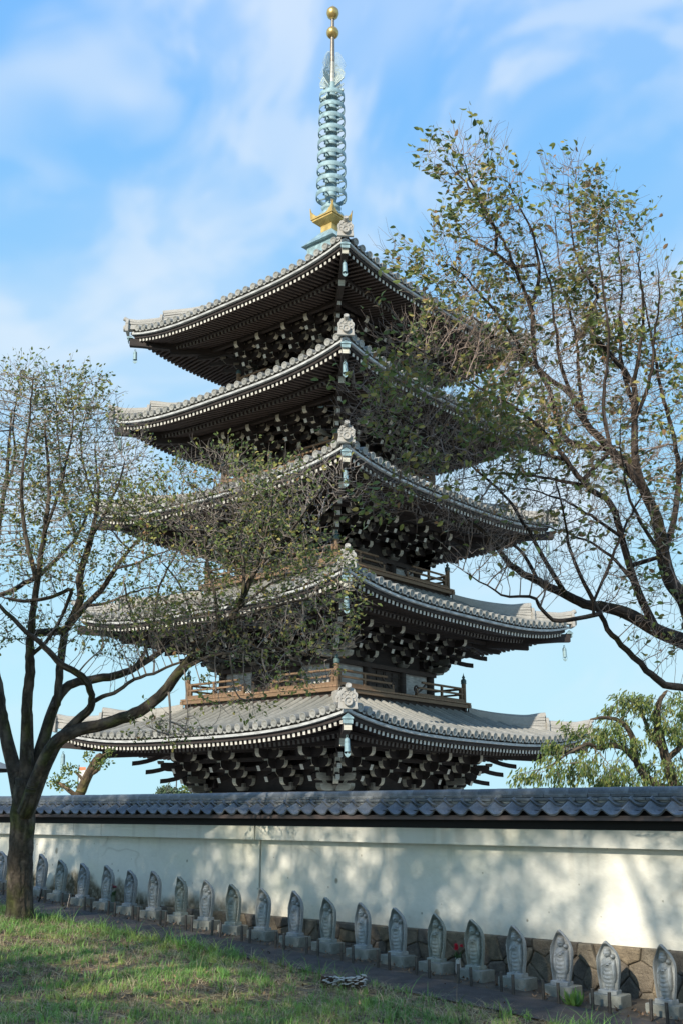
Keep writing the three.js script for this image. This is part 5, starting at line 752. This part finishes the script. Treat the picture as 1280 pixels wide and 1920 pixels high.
  const spur = (i, cnt, l0, l1) => { for (let c = 0; c < cnt; c++) { const d = dirOf(i).add(new THREE.Vector3((R() - 0.5) * 1.3, (R() - 0.5) * 1.1 + 0.15, (R() - 0.5) * 1.3)).add(new THREE.Vector3(...(o.wind || [0, 0, 0]))).normalize(), l = mix(l0, l1, R()), s = new THREE.Vector3(N.x[i], N.y[i], N.z[i]), m2 = s.clone().addScaledVector(d, l * 0.5).add(new THREE.Vector3((R() - 0.5) * 0.06, (R() - 0.5) * 0.06, (R() - 0.5) * 0.06)), e = s.clone().addScaledVector(d, l).add(new THREE.Vector3(...(o.wind || [0, 0, 0])).multiplyScalar(l * 0.4)); fine.push([s, m2, e]); ends.push([e, d, i]); ends.push([m2, d, i]); } };
  for (const i of tips) if (N.limb[i] < 0 || R() < 0.8) spur(i, o.spurs ?? 2, (o.spurLen || [0.12, 0.35])[0], (o.spurLen || [0.12, 0.35])[1]);
  for (let i = limbEnd; i < n; i++) if (kids[i].length && R() < (o.side ?? 0.16)) spur(i, 1, 0.1, 0.28);
  const fg = (() => { const pos = [], idx = []; const w = (o.tip || 0.0035) * 0.85; for (const [a, b, c] of fine) { const d = c.clone().sub(a).normalize(), u = new THREE.Vector3().crossVectors(d, new THREE.Vector3(0.2, 0.97, 0.1)).normalize(), v = new THREE.Vector3().crossVectors(d, u), o2 = pos.length / 3; for (const [p, r] of [[a, w], [b, w * 0.8], [c, w * 0.45]]) for (let s = 0; s < 3; s++) { const an = s * 2.094; pos.push(p.x + (u.x * Math.cos(an) + v.x * Math.sin(an)) * r, p.y + (u.y * Math.cos(an) + v.y * Math.sin(an)) * r, p.z + (u.z * Math.cos(an) + v.z * Math.sin(an)) * r); } for (let k = 0; k < 2; k++) for (let s = 0; s < 3; s++) { const q = o2 + k * 3, s2 = (s + 1) % 3; idx.push(q + s, q + 3 + s, q + s2, q + s2, q + 3 + s, q + 3 + s2); } } const g = new THREE.BufferGeometry(); g.setAttribute('position', new THREE.Float32BufferAttribute(pos, 3)); g.setIndex(idx); g.computeVertexNormals(); g.setAttribute('uv', new THREE.Float32BufferAttribute(new Float32Array(pos.length / 3 * 2), 2)); return g.toNonIndexed(); })();
  return { limbGeo, twigGeo: merge([...twig, fg]), ends, N };
}
function leaves(name, ends, o, parent) {
  const R = mulberry(o.seed), list = [], q = new THREE.Quaternion(), m = new THREE.Matrix4(), up = new THREE.Vector3(0, 1, 0), d = new THREE.Vector3(), s = new THREE.Vector3(), col = new THREE.Color();
  for (const [e, dir] of ends) {
    const dens = o.density(e, R); for (let k = 0; k < o.per; k++) { if (R() > dens) continue;
      d.copy(dir).multiplyScalar(o.follow).add(new THREE.Vector3((R() - 0.5) * 1.6, (R() - 0.5) * 1.4 + o.droop, (R() - 0.5) * 1.6)).add(o.wind).normalize(); q.setFromUnitVectors(up, d); q.multiply(new THREE.Quaternion().setFromAxisAngle(up, R() * 6.283));
      const sc = o.size * (0.65 + R() * 0.6); s.set(sc, sc, sc); m.compose(new THREE.Vector3(e.x + (R() - 0.5) * o.spread, e.y + (R() - 0.5) * o.spread, e.z + (R() - 0.5) * o.spread), q, s); list.push([m.clone(), o.color(e, R)]); }
  }
  const im = new THREE.InstancedMesh(o.geo, o.mat, list.length); list.forEach(([a, c], i) => { im.setMatrixAt(i, a); col.setRGB(c[0], c[1], c[2]); im.setColorAt(i, col); });
  im.name = name; im.castShadow = im.receiveShadow = true; stuff(im); parent.add(im); return list.length;
}
const leafMat = new THREE.MeshPhysicalMaterial({ color: 0xffffff, roughness: 0.9, side: THREE.DoubleSide, transmission: 0.4, thickness: 0, ior: 1.3 });
const bark = (r, g, b, s = 1) => std({ color: rgb(r, g, b), map: rep(T.barkc, s, s), bumpMap: rep(T.bark, s, s), bumpScale: 0.02, roughness: 1 });
const leafG = leafShape(1, 0.55, 0.22, 0.28);
function plantTree(name, label, limbs, blobs, opt, lv, mats, names) {
  const g = group(name), t = grow(limbs, blobs, opt);
  t.limbGeo.forEach((geo, i) => mesh(i ? 'limb' : 'trunk', geo, i ? mats[1] : mats[0], g));
  stuff(mesh('twigs', t.twigGeo, mats[2], g));
  const n = leaves('foliage', t.ends, lv, g);
  tag(g, label, 'tree'); console.log(name, 'nodes', t.N.x.length, 'ends', t.ends.length, 'leaves', n);
  return g;
}
const W0 = new THREE.Vector3(0, 0, 0);
const pick = (R, list) => { let t = R(), i = 0; for (; i < list.length - 1; i++) { if (t < list[i][3]) break; t -= list[i][3]; } const k = 0.75 + R() * 0.5; return [list[i][0] * k, list[i][1] * k, list[i][2] * k]; };
const GREENS = [[0.17, 0.225, 0.07, 0.44], [0.115, 0.17, 0.065, 0.2], [0.30, 0.31, 0.09, 0.2], [0.42, 0.36, 0.12, 0.12], [0.34, 0.2, 0.1, 0.04]];
plantTree('broad_tree', 'broad multi-stemmed tree with dark trunk standing in the grass at the left', LEFT_LIMBS, LEFT_BLOBS,
  { seed: 11, step: 0.1, reach: 1.0, kill: 0.105, maxR: 0.075, mult: 7, iters: 100, tip: 0.0042, spurs: 2, spurLen: [0.1, 0.32], side: 0.2, bias: [0, 0.7, 0], wind: [0.05, 0.2, 0] },
  { seed: 12, per: 3, density: (e, R) => 0.43 * (0.2 + 1.5 * smooth(0.42, 0.6, fbm(e.x * 1.3, e.y * 1.3, e.z * 1.3, 3))), follow: 0.7, droop: -0.25, wind: new THREE.Vector3(0.35, -0.1, -0.1), size: 0.056, spread: 0.08, geo: leafG, mat: leafMat, color: (e, R) => pick(R, GREENS) },
  [bark(0.2, 0.185, 0.165, 1), bark(0.185, 0.172, 0.155, 1), std({ color: rgb(0.22, 0.195, 0.175), roughness: 1 })]);
plantTree('windswept_tree', 'windblown tree with fine grey twigs reaching in from the right edge', RIGHT_LIMBS, RIGHT_BLOBS,
  { seed: 21, step: 0.075, reach: 0.8, kill: 0.07, maxR: 0.05, mult: 9, iters: 110, tip: 0.0026, spurs: 2, spurLen: [0.08, 0.26], side: 0.2, bias: [0.1, 0.5, 0], wind: [0.0, 0.2, 0] },
  { seed: 22, per: 2, density: (e, R) => { const c = smooth(0.46, 0.62, fbm(e.x * 2.4, e.y * 2.4, e.z * 2.4, 3)); return 0.5 * (0.06 + 1.6 * c) * mix(0.25, 1, smooth(4.0, 6.2, e.y)); }, follow: 0.5, droop: -0.2, wind: new THREE.Vector3(-0.45, -0.15, 0.35), size: 0.06, spread: 0.05, geo: leafG, mat: leafMat, color: (e, R) => pick(R, GREENS) },
  [bark(0.1, 0.088, 0.08, 1), bark(0.105, 0.09, 0.085, 1), std({ color: rgb(0.26, 0.205, 0.175), roughness: 1 })]);
const FRESH = [[0.15, 0.21, 0.05, 0.42], [0.27, 0.29, 0.085, 0.3], [0.08, 0.13, 0.04, 0.28]];
plantTree('drooping_tree', 'bright green drooping tree behind the wall at the right', WEEP_LIMBS, WEEP_BLOBS,
  { seed: 31, step: 0.13, reach: 1.2, kill: 0.22, maxR: 0.09, mult: 1.6, iters: 40, tip: 0.006, spurs: 3, spurLen: [0.15, 0.4], side: 0.2, bias: [0, -0.4, 0], wind: [-0.1, -0.5, 0] },
  { seed: 32, per: 11, density: () => 0.8, follow: 0.4, droop: -0.9, wind: new THREE.Vector3(-0.3, -0.3, 0.2), size: 0.105, spread: 0.2, geo: leafShape(1, 0.34, 0.2, 0.2), mat: leafMat, color: (e, R) => pick(R, FRESH) },
  [bark(0.19, 0.16, 0.12, 1), bark(0.2, 0.17, 0.13, 1), std({ color: rgb(0.16, 0.13, 0.09), roughness: 1 })]);
{ // hard-pruned tree beyond the wall: bare stump limbs with small tufts
  const g = group('pruned_tree'), R = mulberry(3), t = grow(STUB_LIMBS, [], { seed: 41, step: 0.12, maxR: 0, tip: 0.006, spurs: 1 });
  t.limbGeo.forEach((geo, i) => mesh(i ? 'limb' : 'trunk', geo, bark(0.3, 0.24, 0.16), g));
  const ends = []; for (const p of STUB_TUFTS) for (let i = 0; i < 26; i++) ends.push([new THREE.Vector3(p[0] + (R() - 0.5) * 0.32, p[1] + (R() - 0.5) * 0.24, p[2] + (R() - 0.5) * 0.32), new THREE.Vector3(R() - 0.5, R(), R() - 0.5)]);
  leaves('foliage', ends, { seed: 42, per: 3, density: () => 0.6, follow: 0.5, droop: 0, wind: W0, size: 0.085, spread: 0.1, geo: leafG, mat: leafMat, color: (e, q) => pick(q, FRESH) }, g);
  tag(g, 'hard-pruned bare trunk with small leaf tufts beyond the wall at left', 'tree');
}
// shrubs far behind, a lamp pole, a banner and the neighbouring hall at the left edge
{
  const R = mulberry(8);
  [[-32.4, 3.0, -21.2, 1.0, 0.8, 'small grey-green shrub far behind the wall'], [-31.2, 3.2, -23, 1.5, 0.95, 'bright green shrub touching the pagoda eave line far behind']].forEach(([x, y, z, r, h, label], i) => {
    const g = group('far_shrub'), ends = [];
    for (let k = 0; k < 420; k++) { const a = R() * 6.28, b = Math.acos(R() * 2 - 1), q = Math.cbrt(0.3 + 0.7 * R()) * (0.75 + 0.35 * fbm(Math.cos(a) * 3, b * 3, i, 2)); ends.push([new THREE.Vector3(x + Math.cos(a) * Math.sin(b) * q * r, y + Math.cos(b) * q * h, z + Math.sin(a) * Math.sin(b) * q * r), new THREE.Vector3(R() - 0.5, R(), R() - 0.5)]); }
    mesh('stem', new THREE.CylinderGeometry(0.06, 0.1, y - 0.4, 8).translate(x, (y + 0.4) / 2, z), bark(0.15, 0.12, 0.09), g);
    leaves('foliage', ends, { seed: 50 + i, per: 4, density: () => 0.8, follow: 0.5, droop: 0, wind: W0, size: 0.24, spread: 0.3, geo: leafG, mat: leafMat, color: (e, q) => (i ? pick(q, FRESH) : [0.09 + q() * 0.05, 0.13 + q() * 0.06, 0.09]) }, g);
    tag(g, label, 'shrub');
  });
  tag(mesh('lamp_pole', boxUV(lathe([[0.07, 0.4], [0.05, 2.5], [0.035, 5.0], [0.05, 5.02], [0.05, 5.1], [0, 5.12]], 10).translate(-32.6, 0, -22)), M.steel, scene), 'thin grey pole far behind beside the shrubs', 'pole');
  const b = group('banner'); b.position.set(-28.75, 0, -11.75); b.rotation.y = YAW - Math.PI / 2 + 1.57;
  mesh('pole', boxUV(new THREE.CylinderGeometry(0.03, 0.04, 4.3, 8).translate(-0.2, 2.6, 0)), M.steel, b); mesh('cloth', boxUV(surface(4, 8, (u, v) => [u * 0.32 - 0.17, 3.85 + v * 0.62, 0.02 * Math.sin(u * 5 + v * 3)])), std({ color: rgb(0.75, 0.72, 0.68), roughness: 0.9, side: THREE.DoubleSide }), b); mesh('header', boxUV(box(0.36, 0.16, 0.03, 0, 4.55, 0)), std({ color: rgb(0.75, 0.25, 0.12), roughness: 0.8 }), b);
  tag(b, 'small white banner with an orange head beyond the wall at left', 'banner');
  const h = group('neighbour_hall'); h.position.set(-18.5, 0, 6.2);
  const wm = std({ color: rgb(0.62, 0.66, 0.7), map: rep(T.mottle, 0.4), roughness: 0.9 });
  mesh('wall', boxUV(box(7.6, 3.4, 7.6, 0, 1.9, 0)), wm, h); mesh('floor_band', boxUV(box(7.64, 0.06, 7.64, 0, 3.0, 0)), M.steel, h);
  mesh('roof', boxUV(new THREE.CylinderGeometry(2.2, 6.2, 1.5, 4, 1).rotateY(Math.PI / 4).toNonIndexed().translate(0, 4.45, 0)), M.tile[0], h); mesh('eave', boxUV(box(8.5, 0.16, 8.5, 0, 3.66, 0)), M.blackWood, h);
  tag(h, 'low pale hall with dark tiled roof at the left edge behind the wall', 'building');
}
// trees on the lawn behind the viewer: their broken shade lies over wall, statues and grass
{
  const R = mulberry(66), shade = (x, z, blobs, nLeaf, label, seed) => {
    const g = group('lawn_tree'), gy = groundY(x, z), top = Math.max(...blobs.map((b) => b[1]));
    const limbs = [[[x, gy - 0.2, z, 0.3], [x + 0.1, gy + 1.5, z, 0.24], [x - 0.1, gy + 3.2, z + 0.1, 0.2], [x, top - 1.5, z, 0.1], [x, top, z, 0.03]]];
    blobs.forEach((b, i) => limbs.push([[x, gy + 2.4 + (i % 3) * 0.7, z, 0.1], [mix(x, b[0], 0.45), mix(gy + 3.2, b[1], 0.6), mix(z, b[2], 0.45), 0.07], [b[0], b[1], b[2], 0.03], [b[0] + (b[0] - x) * 0.2, b[1] + b[4] * 0.6, b[2] + 0.2, 0.012]]));
    const t = grow(limbs, blobs.map((b) => [...b, 40]), { seed, step: 0.3, reach: 2.2, kill: 0.5, maxR: 0.09, iters: 18, tip: 0.012, spurs: 2, spurLen: [0.3, 0.6], side: 0.2 });
    t.limbGeo.forEach((geo, i) => mesh(i ? 'limb' : 'trunk', geo, bark(0.12, 0.1, 0.085), g)); stuff(mesh('twigs', t.twigGeo, bark(0.12, 0.1, 0.085), g));
    const ends = []; for (const b of blobs) for (let k = 0; k < nLeaf; k++) { let u, v, w; do { u = R() * 2 - 1; v = R() * 2 - 1; w = R() * 2 - 1; } while (u * u + v * v + w * w > 1); ends.push([new THREE.Vector3(b[0] + u * b[3], b[1] + v * b[4], b[2] + w * b[5]), new THREE.Vector3(u, v + 0.3, w)]); }
    leaves('foliage', ends, { seed: seed + 1, per: 1, density: (e) => smooth(0.32, 0.48, fbm(e.x * 0.8, e.y * 0.8, e.z * 0.8, 2)), follow: 0.6, droop: -0.2, wind: W0, size: 0.135, spread: 0.2, geo: leafG, mat: leafMat, color: (e, q) => pick(q, GREENS) }, g);
    tag(g, label, 'tree');
  };
  // blob: x, y, z, rx, ry, rz
  shade(7.5, 31, [[4.5, 9.2, 31, 2.6, 2.6, 2], [8, 10.4, 31.5, 2.6, 2.4, 2], [9.8, 9.6, 30.6, 2.2, 1.7, 1.6], [6.5, 7.0, 31, 2.6, 1.4, 1.8], [10.6, 11, 31.4, 1.6, 1.2, 1.6], [9.2, 6.2, 31, 2.2, 1, 1.6]], 4500, 'leafy lawn tree behind the viewer, farthest to the left', 61);
  shade(13.6, 31.5, [[11.8, 10.5, 31, 2.1, 1.9, 1.6], [13.6, 10.9, 31.5, 1.9, 1.9, 1.8], [15.8, 10.4, 31, 2.0, 2.3, 1.6], [14.4, 9.3, 31.2, 2.6, 1.1, 1.8], [17.2, 8.4, 31, 1.8, 1.2, 1.5], [17.4, 11.2, 31.4, 1.4, 1.3, 1.5], [13.2, 6.0, 31, 2.2, 0.95, 1.6], [16.6, 6.0, 31.4, 1.8, 0.9, 1.5]], 4300, 'leafy lawn tree behind the viewer, in the middle', 63);
  shade(21.6, 32, [[21.4, 10.6, 31.5, 1.6, 2.3, 1.8], [23.4, 10.4, 32, 1.8, 2.2, 1.6], [21.4, 8.0, 32, 1.6, 1.2, 1.4], [24, 8.4, 31.6, 1.8, 2, 1.6], [19.1, 12.0, 31.6, 1.5, 0.8, 1.2], [19, 8.5, 31.6, 1.3, 0.8, 1.2]], 4500, 'leafy lawn tree behind the viewer, farthest to the right', 65);
  shade(18.6, 34.5, [[18.4, 12.0, 34.4, 1.6, 1.7, 1.4]], 2300, 'thin young lawn tree behind the viewer, between two larger trees', 67);
}
renderer.render(scene, camera);
